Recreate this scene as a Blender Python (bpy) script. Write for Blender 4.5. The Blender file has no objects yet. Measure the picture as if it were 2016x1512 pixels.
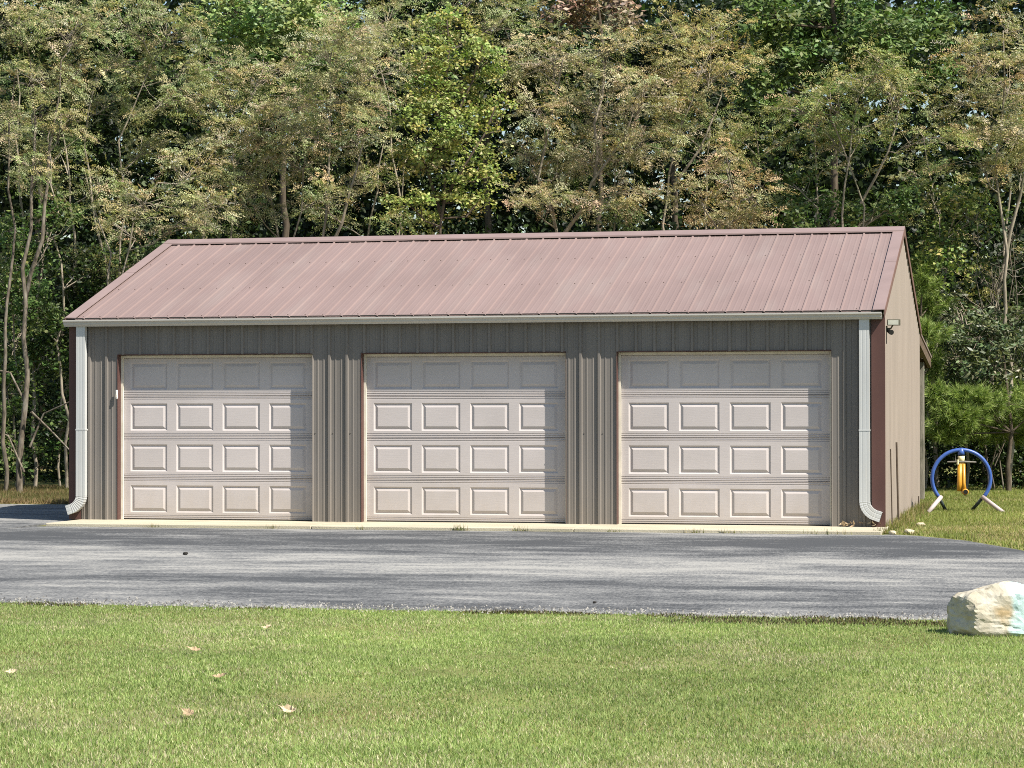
import bpy, bmesh, math, random
import numpy as np
from mathutils import Vector, Matrix

random.seed(7)
rng = np.random.default_rng(7)
S = bpy.context.scene
COL = S.collection

# ------------------------------------------------------------------ camera
yaw, pitch, roll = -0.2255, 0.0110, -0.0011
fw = Vector((math.sin(yaw)*math.cos(pitch), math.cos(yaw)*math.cos(pitch), math.sin(pitch)))
rt = Vector((math.cos(yaw), -math.sin(yaw), 0))
up = rt.cross(fw)
r2 = rt*math.cos(roll) + up*math.sin(roll)
u2 = -rt*math.sin(roll) + up*math.cos(roll)
cam = bpy.data.cameras.new('camera')
cam.sensor_width = 36.0
cam.lens = 4799.6/2016*36.0
cam.clip_start = 0.1
cam.clip_end = 2000
co = bpy.data.objects.new('camera', cam)
COL.objects.link(co)
M = Matrix((r2, u2, -fw)).transposed().to_4x4()
M.translation = (13.0787, -30.5732, 1.4363)
co.matrix_world = M
S.camera = co

# ------------------------------------------------------------------ sky, sun, exposure
SUN = Vector((2.2, -1.0, 2.9)).normalized()
world = bpy.data.worlds.new('World')
S.world = world
world.use_nodes = True
wn = world.node_tree
bg = wn.nodes['Background']
sky = wn.nodes.new('ShaderNodeTexSky')
sky.sky_type = 'NISHITA'
sky.sun_disc = False
sky.sun_elevation = math.asin(SUN.z)
sky.sun_rotation = math.atan2(SUN.x, SUN.y)
sky.air_density = 1.25
sky.dust_density = 0.5
sky.ozone_density = 1.6
wn.links.new(sky.outputs[0], bg.inputs[0])
bg.inputs[1].default_value = 0.072
sl = bpy.data.lights.new('sun', 'SUN')
sl.energy = 5.0
sl.angle = math.radians(0.53)
sl.color = (1.0, 0.935, 0.835)
so = bpy.data.objects.new('sun', sl)
COL.objects.link(so)
so.rotation_euler = (-SUN).to_track_quat('-Z', 'Y').to_euler()
so.location = (30, -20, 40)
S.view_settings.view_transform = 'Standard'
S.view_settings.look = 'None'
S.view_settings.gamma = 1.0
S.view_settings.exposure = 0.95
S.view_settings.use_curve_mapping = False
S.render.engine = 'CYCLES'
S.cycles.use_denoising = False
S.cycles.filter_width = 1.0
S.cycles.max_bounces = 8
S.cycles.diffuse_bounces = 4
S.cycles.transmission_bounces = 4
S.cycles.transparent_max_bounces = 4

# ------------------------------------------------------------------ materials
def mat(name, base, rough=0.6, metal=0.0, var=0.0, vscale=3.0, vstretch=(1, 1, 1), bump=0.0, bscale=40.0,
        bstretch=(1, 1, 1), spec=0.4, stain=None, sscale=1.0, samount=0.4, sstretch=(1, 1, 1), world_space=False, foot_tint=None):
    m = bpy.data.materials.new(name)
    m.use_nodes = True
    n, l = m.node_tree.nodes, m.node_tree.links
    b = n['Principled BSDF']
    b.inputs['Roughness'].default_value = rough
    b.inputs['Metallic'].default_value = metal
    b.inputs['Specular IOR Level'].default_value = spec
    tc = n.new('ShaderNodeTexCoord')
    coord = n.new('ShaderNodeNewGeometry').outputs['Position'] if world_space else tc.outputs['Object']
    def noise(scale, stretch, detail=5):
        mp = n.new('ShaderNodeMapping')
        mp.inputs['Scale'].default_value = stretch
        l.new(coord, mp.inputs[0])
        t = n.new('ShaderNodeTexNoise')
        t.inputs['Scale'].default_value = scale
        t.inputs['Detail'].default_value = detail
        l.new(mp.outputs[0], t.inputs[0])
        return t.outputs['Fac']
    def mix(fac, a, c):
        x = n.new('ShaderNodeMix')
        x.data_type = 'RGBA'
        l.new(fac, x.inputs[0])
        for v, s in ((a, x.inputs[6]), (c, x.inputs[7])):
            if isinstance(v, tuple):
                s.default_value = (*v, 1)
            else:
                l.new(v, s)
        return x.outputs[2]
    def ramp(fac, lo, hi):
        r = n.new('ShaderNodeMapRange')
        r.inputs[1].default_value = lo
        r.inputs[2].default_value = hi
        l.new(fac, r.inputs[0])
        return r.outputs[0]
    col = None
    if var > 0:
        d = tuple(max(0, c*(1-var)) for c in base)
        h = tuple(min(1, c*(1+var)) for c in base)
        col = mix(ramp(noise(vscale, vstretch), 0.3, 0.7), d, h)
    if stain:
        f = ramp(noise(sscale, sstretch, 8), 0.5, 0.75)
        k = n.new('ShaderNodeMath')
        k.operation = 'MULTIPLY'
        k.inputs[1].default_value = samount
        l.new(f, k.inputs[0])
        col = mix(k.outputs[0], col if col is not None else base, stain)
    if foot_tint:      # noisy tan tint over the lowest half metre, stronger towards the bottom
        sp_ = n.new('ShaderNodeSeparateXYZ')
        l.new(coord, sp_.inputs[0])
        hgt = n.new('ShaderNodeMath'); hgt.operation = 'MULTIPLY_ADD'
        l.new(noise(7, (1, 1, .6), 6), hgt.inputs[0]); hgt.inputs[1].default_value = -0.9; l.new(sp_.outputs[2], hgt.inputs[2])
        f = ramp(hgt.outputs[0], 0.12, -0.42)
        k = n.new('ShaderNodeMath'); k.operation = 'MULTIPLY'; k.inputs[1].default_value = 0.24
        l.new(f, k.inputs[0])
        col = mix(k.outputs[0], col if col is not None else base, foot_tint)
    if col is None:
        b.inputs['Base Color'].default_value = (*base, 1)
    else:
        l.new(col, b.inputs['Base Color'])
    if bump > 0:
        bm_ = n.new('ShaderNodeBump')
        bm_.inputs['Strength'].default_value = bump
        bm_.inputs['Distance'].default_value = 0.01
        l.new(noise(bscale, bstretch, 6), bm_.inputs['Height'])
        l.new(bm_.outputs[0], b.inputs['Normal'])
    return m

def tint_mat(name, rough=0.55, trans=0.35, spec=0.3, tcol=(1.1, 1.2, 0.75)):
    """leaf or blade: the colour comes from the piece's own 'tint' value, with light passing through"""
    m = bpy.data.materials.new(name)
    m.use_nodes = True
    n, l = m.node_tree.nodes, m.node_tree.links
    b = n['Principled BSDF']
    a = n.new('ShaderNodeAttribute')
    a.attribute_name = 'tint'
    l.new(a.outputs['Color'], b.inputs['Base Color'])
    b.inputs['Roughness'].default_value = rough
    b.inputs['Specular IOR Level'].default_value = spec
    t = n.new('ShaderNodeBsdfTranslucent')
    x = n.new('ShaderNodeMix')
    x.data_type = 'RGBA'
    x.blend_type = 'MULTIPLY'
    x.inputs[0].default_value = 1
    x.inputs[7].default_value = (*tcol, 1)
    l.new(a.outputs['Color'], x.inputs[6])
    l.new(x.outputs[2], t.inputs[0])
    s = n.new('ShaderNodeMixShader')
    s.inputs[0].default_value = trans
    l.new(b.outputs[0], s.inputs[1])
    l.new(t.outputs[0], s.inputs[2])
    l.new(s.outputs[0], n['Material Output'].inputs[0])
    return m

MT = {}
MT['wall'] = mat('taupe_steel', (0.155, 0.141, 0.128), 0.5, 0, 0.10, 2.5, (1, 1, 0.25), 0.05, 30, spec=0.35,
                 stain=(0.205, 0.188, 0.17), sscale=1.3, samount=0.35, sstretch=(2, 2, 0.3), foot_tint=(0.20, 0.165, 0.125))
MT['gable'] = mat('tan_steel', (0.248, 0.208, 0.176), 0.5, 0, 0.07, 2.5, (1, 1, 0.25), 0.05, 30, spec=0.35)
MT['roof'] = mat('faded_red_steel', (0.205, 0.150, 0.140), 0.6, 0, 0.09, 1.2, (1, 0.35, 1), 0.12, 4, spec=0.25,
                 stain=(0.24, 0.195, 0.18), sscale=1.1, samount=0.55, sstretch=(2.5, 0.5, 0.5))
MT['trim'] = mat('brown_trim', (0.085, 0.042, 0.036), 0.5, 0, 0.12, 4, (1, 1, .4), spec=0.3)
MT['rooftrim'] = mat('faded_roof_trim', (0.225, 0.165, 0.155), 0.55, 0, 0.07, 3, (1, 1, 1), spec=0.3)
MT['rake'] = mat('rake_trim_side', (0.15, 0.085, 0.07), 0.55, 0, 0.1, 4)
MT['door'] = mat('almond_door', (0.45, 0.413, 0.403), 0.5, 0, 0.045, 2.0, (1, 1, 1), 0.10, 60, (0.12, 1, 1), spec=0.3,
                 stain=(0.38, 0.345, 0.32), sscale=0.9, samount=0.5, sstretch=(0.5, 1, 1.4), world_space=True, foot_tint=(0.33, 0.27, 0.20))
MT['gutter'] = mat('gutter_paint', (0.44, 0.42, 0.385), 0.4, 0, 0.06, 3, (0.4, 1, 1))
MT['spout'] = mat('white_downspout', (0.45, 0.46, 0.455), 0.4, 0, 0.05, 5, (1, 1, .3), stain=(0.45, 0.42, 0.36), sscale=3, samount=0.35, sstretch=(3, 3, .5))
MT['seam'] = mat('dark_gap', (0.03, 0.027, 0.025), 0.9)
MT['strip'] = mat('weather_strip', (0.62, 0.58, 0.48), 0.6, 0, 0.1, 8)
MT['white'] = mat('white_plastic', (0.75, 0.74, 0.70), 0.4, 0, 0.05, 10)
MT['oldwood'] = mat('weathered_wood', (0.22, 0.20, 0.16), 0.85, 0, 0.35, 6, (4, 4, 0.4), 0.5, 30, (5, 5, .5),
                    stain=(0.08, 0.09, 0.05), sscale=4, samount=0.7)
MT['beam'] = mat('brown_beam', (0.10, 0.068, 0.045), 0.8, 0, 0.3, 5, (.5, .5, 4), 0.3, 30)
MT['screw'] = mat('screw_head', (0.12, 0.085, 0.075), 0.5)
MT['concrete'] = mat('apron_concrete', (0.42, 0.38, 0.285), 0.85, 0, 0.12, 2.5, (0.5, 1, 1), 0.4, 60,
                     stain=(0.30, 0.26, 0.18), sscale=1.2, samount=0.6, sstretch=(.6, 2, 1))
MT['bronze'] = mat('dark_bronze_metal', (0.09, 0.085, 0.06), 0.45, 0, 0.15, 20)
MT['black'] = mat('black_plastic', (0.012, 0.012, 0.013), 0.4)
MT['lens'] = mat('lamp_lens', (0.36, 0.37, 0.32), 0.15, 0, 0.08, 30, spec=0.6)
MT['rod'] = mat('rusty_rod', (0.07, 0.05, 0.035), 0.8, 0, 0.3, 12)
MT['blue'] = mat('blue_paint', (0.032, 0.085, 0.31), 0.4, 0, 0.12, 12, spec=0.5, stain=(0.10, 0.16, 0.36), sscale=9, samount=.4)
MT['pink'] = mat('sun_bleached_pink', (0.42, 0.36, 0.35), 0.6, 0, 0.1, 10)
MT['legdark'] = mat('dark_green_tube', (0.035, 0.05, 0.05), 0.6, 0, 0.2, 10)
MT['yellow'] = mat('yellow_paint', (0.50, 0.25, 0.02), 0.4, 0, 0.15, 10, spec=.5)
MT['cream'] = mat('cream_fitting', (0.62, 0.56, 0.34), 0.5, 0, 0.1, 15)
MT['greybar'] = mat('grey_bar', (0.13, 0.12, 0.10), 0.6, 0, 0.2, 15)
MT['leafdry'] = mat('dry_leaf', (0.32, 0.235, 0.14), 0.7, 0, 0.25, 40)
MT['leafpale'] = mat('pale_dry_leaf', (0.50, 0.40, 0.26), 0.7, 0, 0.2, 40)
MT['pebble'] = mat('pale_stone', (0.42, 0.36, 0.25), 0.9, 0, 0.2, 14, (1, 1, 1), .5, 30)
MT['darkbit'] = mat('dark_husk', (0.02, 0.018, 0.015), 0.9)
MT['bark'] = mat('grey_bark', (0.26, 0.225, 0.175), 0.9, 0, 0.4, 5, (3, 3, .6), 0.7, 25, (3, 3, .6), spec=.1,
                 stain=(0.10, 0.11, 0.05), sscale=1.6, samount=.7)
MT['barkmid'] = mat('peeling_bark', (0.13, 0.11, 0.085), 0.9, 0, 0.6, 7, (3, 3, .8), 1.0, 18, (2, 2, .5), spec=.1, stain=(0.26, 0.24, 0.20), sscale=5, samount=.9, sstretch=(2, 2, .7))
MT['barkdark'] = mat('dark_bark', (0.085, 0.068, 0.05), 0.9, 0, 0.4, 6, (3, 3, .6), 0.7, 25, (3, 3, .6), spec=.1)
MT['leaf'] = tint_mat('leaf', 0.5, 0.30)
MT['gloss'] = tint_mat('glossy_leaf', 0.42, 0.25, 0.5)
MT['needle'] = tint_mat('needle', 0.5, 0.25)
MT['blade'] = tint_mat('grass_blade', 0.6, 0.42, 0.2, (1.2, 1.2, 0.8))

# ------------------------------------------------------------------ object helpers
def link(o, parent=None):
    COL.objects.link(o)
    if parent is not None:
        o.parent = parent
    return o

def tag(o, label=None, cat=None, group=None, kind=None):
    if label: o['label'] = label
    if cat: o['category'] = cat
    if group: o['group'] = group
    if kind: o['kind'] = kind
    return o

def thing(name, label, cat, loc=(0, 0, 0), rz=0, group=None):
    o = bpy.data.objects.new(name, None)
    o.empty_display_size = 0.2
    o.location = loc
    o.rotation_euler = (0, 0, rz)
    link(o)
    return tag(o, label, cat, group)

def mesh_obj(name, me, m, parent=None, loc=None, rz=0, smooth=False):
    o = bpy.data.objects.new(name, me)
    if m is not None and len(me.materials) == 0:
        me.materials.append(MT[m] if isinstance(m, str) else m)
    if loc is not None: o.location = loc
    if rz: o.rotation_euler = (0, 0, rz)
    if smooth:
        me.polygons.foreach_set('use_smooth', [True]*len(me.polygons))
    return link(o, parent)

def pymesh(name, v, f):
    me = bpy.data.meshes.new(name)
    me.from_pydata(v, [], f)
    me.update()
    return me

class MB:
    """collects boxes, tubes and prisms for ONE mesh"""
    def __init__(s):
        s.v, s.f = [], []
    def box(s, a, b):
        i = len(s.v)
        x0, y0, z0 = a; x1, y1, z1 = b
        s.v += [(x0,y0,z0),(x1,y0,z0),(x1,y1,z0),(x0,y1,z0),(x0,y0,z1),(x1,y0,z1),(x1,y1,z1),(x0,y1,z1)]
        s.f += [(i,i+3,i+2,i+1),(i+4,i+5,i+6,i+7),(i,i+1,i+5,i+4),(i+1,i+2,i+6,i+5),(i+2,i+3,i+7,i+6),(i+3,i,i+4,i+7)]
        return s
    def tube(s, pts, rad, n=8, caps=True):
        pts = [Vector(p) for p in pts]
        if not hasattr(rad, '__len__'): rad = [rad]*len(pts)
        i0 = len(s.v)
        prev = None
        for k, p in enumerate(pts):
            d = (pts[min(k+1, len(pts)-1)] - pts[max(k-1, 0)])
            d = d.normalized() if d.length > 1e-9 else Vector((0, 0, 1))
            if prev is None:
                h = Vector((1, 0, 0)) if abs(d.x) < 0.8 else Vector((0, 1, 0))
                prev = (h - d*h.dot(d)).normalized()
            else:
                prev = prev - d*prev.dot(d)
                prev = prev.normalized() if prev.length > 1e-6 else d.orthogonal().normalized()
            w = d.cross(prev)
            for j in range(n):
                t = 2*math.pi*j/n
                q = p + (prev*math.cos(t) + w*math.sin(t))*rad[k]
                s.v.append(tuple(q))
        for k in range(len(pts)-1):
            for j in range(n):
                a = i0+k*n+j; b = i0+k*n+(j+1) % n
                s.f.append((a, b, b+n, a+n))
        if caps:
            s.f.append(tuple(i0+j for j in reversed(range(n))))
            s.f.append(tuple(i0+(len(pts)-1)*n+j for j in range(n)))
        return s
    def extrude(s, prof, p0, p1, ax_u, ax_v):
        """closed profile [(u,v)] swept from p0 to p1"""
        i = len(s.v); n = len(prof)
        for p in (p0, p1):
            for (u, v) in prof:
                s.v.append(tuple(Vector(p)+Vector(ax_u)*u+Vector(ax_v)*v))
        for j in range(n):
            k = (j+1) % n
            s.f.append((i+j, i+k, i+n+k, i+n+j))
        s.f.append(tuple(i+j for j in reversed(range(n))))
        s.f.append(tuple(i+n+j for j in range(n)))
        return s
    def mesh(s, name):
        me = pymesh(name, s.v, s.f)
        bm = bmesh.new(); bm.from_mesh(me)
        bmesh.ops.recalc_face_normals(bm, faces=bm.faces)
        bm.to_mesh(me); bm.free()
        return me
    def build(s, name, m, parent=None, loc=None, rz=0, smooth=False, bevel=0):
        me = s.mesh(name)
        if bevel:
            bm = bmesh.new(); bm.from_mesh(me)
            bmesh.ops.bevel(bm, geom=list(bm.edges), offset=bevel, segments=1, affect='EDGES')
            bm.to_mesh(me); bm.free()
        return mesh_obj(name, me, m, parent, loc, rz, smooth)

def soup(name, V, nper, tint, m, parent=None):
    """mesh of many separate little faces: V (N*nper,3), tint (N,3)"""
    N = len(V)//nper
    me = bpy.data.meshes.new(name)
    me.vertices.add(len(V))
    me.vertices.foreach_set('co', np.ascontiguousarray(V, dtype=np.float32).ravel())
    me.loops.add(len(V))
    me.loops.foreach_set('vertex_index', np.arange(len(V), dtype=np.int32))
    me.polygons.add(N)
    me.polygons.foreach_set('loop_start', np.arange(N, dtype=np.int32)*nper)
    me.polygons.foreach_set('loop_total', np.full(N, nper, dtype=np.int32))
    at = me.attributes.new('tint', 'FLOAT_COLOR', 'FACE')
    c = np.ones((N, 4), dtype=np.float32); c[:, :3] = np.clip(tint, 0, 1)
    at.data.foreach_set('color', c.ravel())
    me.update(calc_edges=True)
    return mesh_obj(name, me, m, parent)

# ------------------------------------------------------------------ ground
def vnoise(x, y, s, seed=0):
    """smooth value noise, 0..1"""
    x = np.asarray(x, float)*s; y = np.asarray(y, float)*s
    xi = np.floor(x).astype(np.int64); yi = np.floor(y).astype(np.int64)
    fx = x-xi; fy = y-yi
    fx = fx*fx*(3-2*fx); fy = fy*fy*(3-2*fy)
    def h(a, b):
        n = (a*374761393 + b*668265263 + seed*974711) & 0x7fffffff
        n = (n ^ (n >> 13))*1274126177 & 0x7fffffff
        return ((n ^ (n >> 16)) & 0xffff)/65535.0
    return (h(xi, yi)*(1-fx)+h(xi+1, yi)*fx)*(1-fy)+(h(xi, yi+1)*(1-fx)+h(xi+1, yi+1)*fx)*fy

def gz(x, y):
    x = np.asarray(x, float); y = np.asarray(y, float)
    z = np.interp(y, [-200, -40, -11.2, -1.2, 8, 14, 30, 400], [-0.3, -0.22, -0.20, -0.055, -0.04, 0.02, 0.35, 2.0])
    rough = np.clip((x-11.2)/1.5, 0, 1)*np.clip((y+1.5)/2, 0, 1)+np.clip((-y-11.6)/1.0, 0, 1)+np.clip((y-9)/2, 0, 1)
    return z + np.clip(rough, 0, 1)*((vnoise(x, y, 0.5, 3)-0.5)*0.05+(vnoise(x, y, 1.7, 4)-0.5)*0.02)

def ground_mat():
    m = mat('soil_and_turf', (0.155, 0.165, 0.06), 0.95, 0, 0.35, 1.2, (1, 1, 1), 0.8, 25, spec=0.1,
            stain=(0.17, 0.125, 0.06), sscale=0.7, samount=0.8)
    return m
xs = np.unique(np.concatenate([np.linspace(-600, -30, 20), np.arange(-30, 34, 0.5), np.linspace(34, 600, 20)]))
ys = np.unique(np.concatenate([np.linspace(-200, -36, 12), np.arange(-36, 40, 0.5), np.linspace(40, 800, 24)]))
X, Y = np.meshgrid(xs, ys)
Z = gz(X, Y)
nx = len(xs)
gv = np.stack([X.ravel(), Y.ravel(), Z.ravel()], 1)
gf = [(j*nx+i, j*nx+i+1, (j+1)*nx+i+1, (j+1)*nx+i) for j in range(len(ys)-1) for i in range(nx-1)]
MT['ground'] = ground_mat()
g = mesh_obj('ground', pymesh('ground', [tuple(p) for p in gv], gf), 'ground', smooth=True)
tag(g, 'open yard ground of turf and soil', None, None, 'structure')

# ------------------------------------------------------------------ asphalt
def asphalt_mat():
    m = bpy.data.materials.new('worn_asphalt')
    m.use_nodes = True
    n, l = m.node_tree.nodes, m.node_tree.links
    b = n['Principled BSDF']
    b.inputs['Roughness'].default_value = 0.85
    b.inputs['Specular IOR Level'].default_value = 0.25
    tc = n.new('ShaderNodeTexCoord')
    def noise(scale, st, detail=6, rough=0.6, off=(0, 0, 0)):
        mp = n.new('ShaderNodeMapping'); mp.inputs['Scale'].default_value = st; mp.inputs['Location'].default_value = off
        l.new(tc.outputs['Object'], mp.inputs[0])
        t = n.new('ShaderNodeTexNoise'); t.inputs['Scale'].default_value = scale
        t.inputs['Detail'].default_value = detail; t.inputs['Roughness'].default_value = rough
        l.new(mp.outputs[0], t.inputs[0]); return t.outputs['Fac']
    def math_(op, a, c):
        x = n.new('ShaderNodeMath'); x.operation = op
        for i, v in enumerate((a, c)):
            if isinstance(v, (int, float)): x.inputs[i].default_value = v
            else: l.new(v, x.inputs[i])
        return x.outputs[0]
    sep = n.new('ShaderNodeSeparateXYZ')
    l.new(tc.outputs['Object'], sep.inputs[0])
    wob = math_('MULTIPLY', math_('SUBTRACT', noise(0.35, (1, 0.6, 1), 3), 0.5), 3.2)
    yy = math_('ADD', sep.outputs[1], wob)
    mr = n.new('ShaderNodeMapRange'); mr.inputs[1].default_value = -12; mr.inputs[2].default_value = 0
    l.new(yy, mr.inputs[0])
    cr = n.new('ShaderNodeValToRGB')
    e = cr.color_ramp.elements
    e[0].position = 0.0; e[0].color = (0.62, 0.62, 0.62, 1)
    e[1].position = 1.0; e[1].color = (0.62, 0.62, 0.62, 1)
    for p_, v_ in ((0.07, .55), (0.17, 0.40), (0.28, .28), (0.36, .62), (0.46, .66), (0.55, 0.62), (0.62, 0.34), (0.70, 0.22), (0.80, 0.24), (0.87, 0.36), (0.92, 0.66), (0.96, .4)):
        k = e.new(p_); k.color = (v_, v_, v_, 1)
    l.new(mr.outputs[0], cr.inputs[0])
    s1 = noise(0.9, (0.45, 1.0, 1), 8, 0.68)
    s2 = noise(3.2, (0.30, 1.0, 1), 6, 0.65, (3, 7, 0))
    s3 = noise(0.5, (0.6, 1, 1), 4, 0.5, (9, 1, 0))
    acc = math_('ADD', math_('MULTIPLY', cr.outputs[0], 0.90), math_('MULTIPLY', s1, 1.25))
    acc = math_('ADD', acc, math_('MULTIPLY', s2, 0.95))
    acc = math_('ADD', acc, math_('MULTIPLY', s3, 0.45))
    fine = noise(42, (1, 0.25, 1), 3, 0.9)
    acc = math_('ADD', acc, math_('MULTIPLY', fine, 1.0))
    r = n.new('ShaderNodeMapRange'); r.inputs[1].default_value = 2.02; r.inputs[2].default_value = 2.57
    l.new(acc, r.inputs[0])
    c2 = n.new('ShaderNodeValToRGB')
    q = c2.color_ramp.elements
    q[0].position = 0; q[0].color = (0.055, 0.058, 0.062, 1)
    q[1].position = 1; q[1].color = (0.285, 0.28, 0.262, 1)
    k = q.new(0.5); k.color = (0.15, 0.152, 0.152, 1)
    l.new(r.outputs[0], c2.inputs[0])
    l.new(c2.outputs[0], b.inputs['Base Color'])
    bp = n.new('ShaderNodeBump'); bp.inputs['Strength'].default_value = 0.5; bp.inputs['Distance'].default_value = 0.006
    l.new(noise(90, (1, 1, 1), 3), bp.inputs['Height'])
    l.new(bp.outputs[0], b.inputs['Normal'])
    return m
MT['asphalt'] = asphalt_mat()

def near_edge(x):
    return -11.28 + 0.12*(vnoise(x, x*0, 0.8, 11)-0.5) + 0.10*(vnoise(x, x*0, 4.0, 12)-0.5) + 0.05*(vnoise(x, x*0, 15.0, 13)-0.5)
CURVE_X = [10.88, 11.0, 11.3, 11.9, 12.57, 13.4, 14.6, 16.5, 20, 28, 40]
CURVE_Y = [-1.02, -1.05, -1.25, -2.03, -3.55, -5.0, -6.2, -7.0, -7.4, -7.6, -7.7]
def far_edge(x):
    x = np.asarray(x, float)
    r = np.interp(x, CURVE_X, CURVE_Y)
    y = np.where(x < -0.02, 5.55, np.where(x < 10.88, -1.14, r))
    return y + 0.05*(vnoise(x, x*0, 3.0, 21)-0.5) + 0.03*(vnoise(x, x*0, 12.0, 22)-0.5)
axs = np.concatenate([np.linspace(-60, -12, 40), np.arange(-12, -0.2, 0.25), [-0.021, -0.0199], np.arange(0.05, 20, 0.06), np.linspace(20.1, 45, 40)])
ax_v, ax_f = [], []
NT = 10
for x in axs:
    a = float(near_edge(np.array(x))); c = float(far_edge(np.array(x)))
    for t in range(NT+1):
        y = a+(c-a)*t/NT
        edge = 0.0 if 0 < t < NT else -0.02
        ax_v.append((x, y, float(np.interp(y, [-200, -40, -11.2, -1.2, 8, 14], [-0.3, -0.22, -0.20, -0.055, -0.04, 0.02]))+0.022+edge))
for i in range(len(axs)-1):
    for t in range(NT):
        a = i*(NT+1)+t
        ax_f.append((a, a+NT+1, a+NT+2, a+1))
d = mesh_obj('driveway', pymesh('driveway', ax_v, ax_f), 'asphalt')
tag(d, 'worn grey asphalt driveway in front of the garage', None, None, 'structure')

# concrete apron along the doors, cut by joints
apron = bpy.data.objects.new('concrete_apron', None); link(apron); tag(apron, 'pale concrete apron strip along the garage doors', None, None, 'structure')
xe = [0.12, 3.72, 7.1, 10.86]
for i in range(3):
    mb = MB().box((xe[i]+0.004, -1.13, -0.16), (xe[i+1]-0.004, 0.30, -0.012))
    mb.build('slab', 'concrete', apron, bevel=0.008)

# ------------------------------------------------------------------ the garage
L, D = 10.8, 7.3
PITCH, RIB0 = 0.2395, 0.74
DW, DG, DH = 2.7263, 0.6606, 2.19
OPEN = [(DG+i*(DW+DG), DG+i*(DW+DG)+DW) for i in range(3)]
WALLTOP = 2.60
EY, EZ, RY, RZ = -0.138, 2.661, 3.64, 3.95
SL = (RZ-EZ)/(RY-EY)
REC = 0.135
garage = thing('garage', 'long taupe steel garage with faded red metal roof and three doors', 'garage')

def rib_samples(u0, u1, phase, big=0.019, small=0.005, hw=0.030, tw=0.012):
    """breakpoints (u, height) of the ribbed sheet"""
    pts = []
    k = math.floor((u0-phase)/PITCH)-1
    while phase+k*PITCH < u1+PITCH:
        c = phase+k*PITCH
        pts += [(c-hw, 0), (c-tw, big), (c+tw, big), (c+hw, 0)]
        for q in (1, 2):
            m_ = c+PITCH*q/3
            pts += [(m_-0.014, 0), (m_-0.006, small), (m_+0.006, small), (m_+0.014, 0)]
        k += 1
    return pts
def hat(pts, u):
    for (a, ha), (b, hb) in zip(pts, pts[1:]):
        if a <= u <= b:
            return ha+(hb-ha)*(u-a)/max(b-a, 1e-9)
    return 0
def sheet(name, u0, u1, phase, P, v0, v1, m, cuts=(), lift=0.0, small=0.005, big=0.019, hw=0.030, tw=0.012):
    """ribbed sheet; P(u,v,h) -> point, v0(u), v1(u) lower and upper edge"""
    pts = rib_samples(u0, u1, phase, big, small, hw, tw)
    us = sorted(set([round(u, 5) for u, h in pts if u0 < u < u1]+[u0, u1]+[c for c in cuts if u0 < c < u1]))
    v, f = [], []
    for a, b in zip(us, us[1:]):
        mid = (a+b)/2
        lo, hi = v0(mid), v1
        i = len(v)
        ha, hb = hat(pts, a)+lift, hat(pts, b)+lift
        v += [P(a, lo, ha), P(b, lo, hb), P(b, hi(b), hb), P(a, hi(a), ha)]
        f.append((i, i+1, i+2, i+3))
    me = pymesh(name, v, f)
    bm = bmesh.new(); bm.from_mesh(me)
    bmesh.ops.remove_doubles(bm, verts=bm.verts, dist=1e-5)
    bm.to_mesh(me); bm.free()
    return mesh_obj(name, me, m, garage)

SHEET = PITCH*4
def open_v0(u):
    for a, b in OPEN:
        if a < u < b: return DH
    return -0.012
cuts = [c for o in OPEN for c in o]
# front
u = 0.145
bounds = [0.145]
e_ = RIB0-PITCH*2.5
while e_ < L-0.145:
    if e_ > 0.3: bounds.append(e_)
    e_ += SHEET
bounds.append(L-0.145)
for i, (a, b) in enumerate(zip(bounds, bounds[1:])):
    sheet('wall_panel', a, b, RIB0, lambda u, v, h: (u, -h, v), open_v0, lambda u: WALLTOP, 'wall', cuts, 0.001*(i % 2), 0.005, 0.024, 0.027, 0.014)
# gable ends and rear
roofz = lambda y: EZ-0.02+SL*(min(y, 2*RY-y)-EY)
for side, x0, sg in (('right', L, 1), ('left', 0, -1)):
    yb = [0.0]+[0.48+SHEET*i for i in range(8) if 0.48+SHEET*i < D-0.05]+[D]
    for i, (a, b) in enumerate(zip(yb, yb[1:])):
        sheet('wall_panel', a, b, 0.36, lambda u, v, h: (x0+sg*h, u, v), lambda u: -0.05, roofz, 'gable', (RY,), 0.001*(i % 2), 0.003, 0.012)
for i, (a, b) in enumerate(zip(bounds, bounds[1:])):
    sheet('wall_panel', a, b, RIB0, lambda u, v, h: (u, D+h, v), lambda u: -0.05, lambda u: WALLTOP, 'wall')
# roof sheets
ROOFPH = 10.525
rb = [0.10]
e_ = ROOFPH-PITCH*(44)+PITCH*0.5-SHEET*0
while e_ < L-0.10:
    if e_ > 0.35: rb.append(e_)
    e_ += SHEET
rb.append(L-0.10)
nrm = Vector((0, -SL, 1)).normalized()
for i, (a, b) in enumerate(zip(rb, rb[1:])):
    def PF(u, v, h):
        p = Vector((u, EY+(RY-EY)*v, EZ+(RZ-EZ)*v))+nrm*h
        return tuple(p)
    sheet('roof_panel', a, b, ROOFPH, PF, lambda u: 0.0, lambda u: 1.0, 'roof', (), 0.0015*(i % 2), 0.0014, 0.016, 0.017, 0.008)
    def PB(u, v, h):
        p = Vector((u, 2*RY-(EY+(RY-EY)*v), EZ+(RZ-EZ)*v))+Vector((0, SL, 1)).normalized()*h
        return tuple(p)
    sheet('roof_panel', a, b, ROOFPH, PB, lambda u: 0.0, lambda u: 1.0, 'roof', (), 0.0015*(i % 2), 0.0014, 0.016, 0.017, 0.008)
# rib closures at the eave (dark foam), one strip behind the rib ends
MB().box((0.1, EY+0.012, EZ-0.03), (L-0.1, EY+0.02, EZ+0.022)).build('eave_closure', 'seam', garage)
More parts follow.
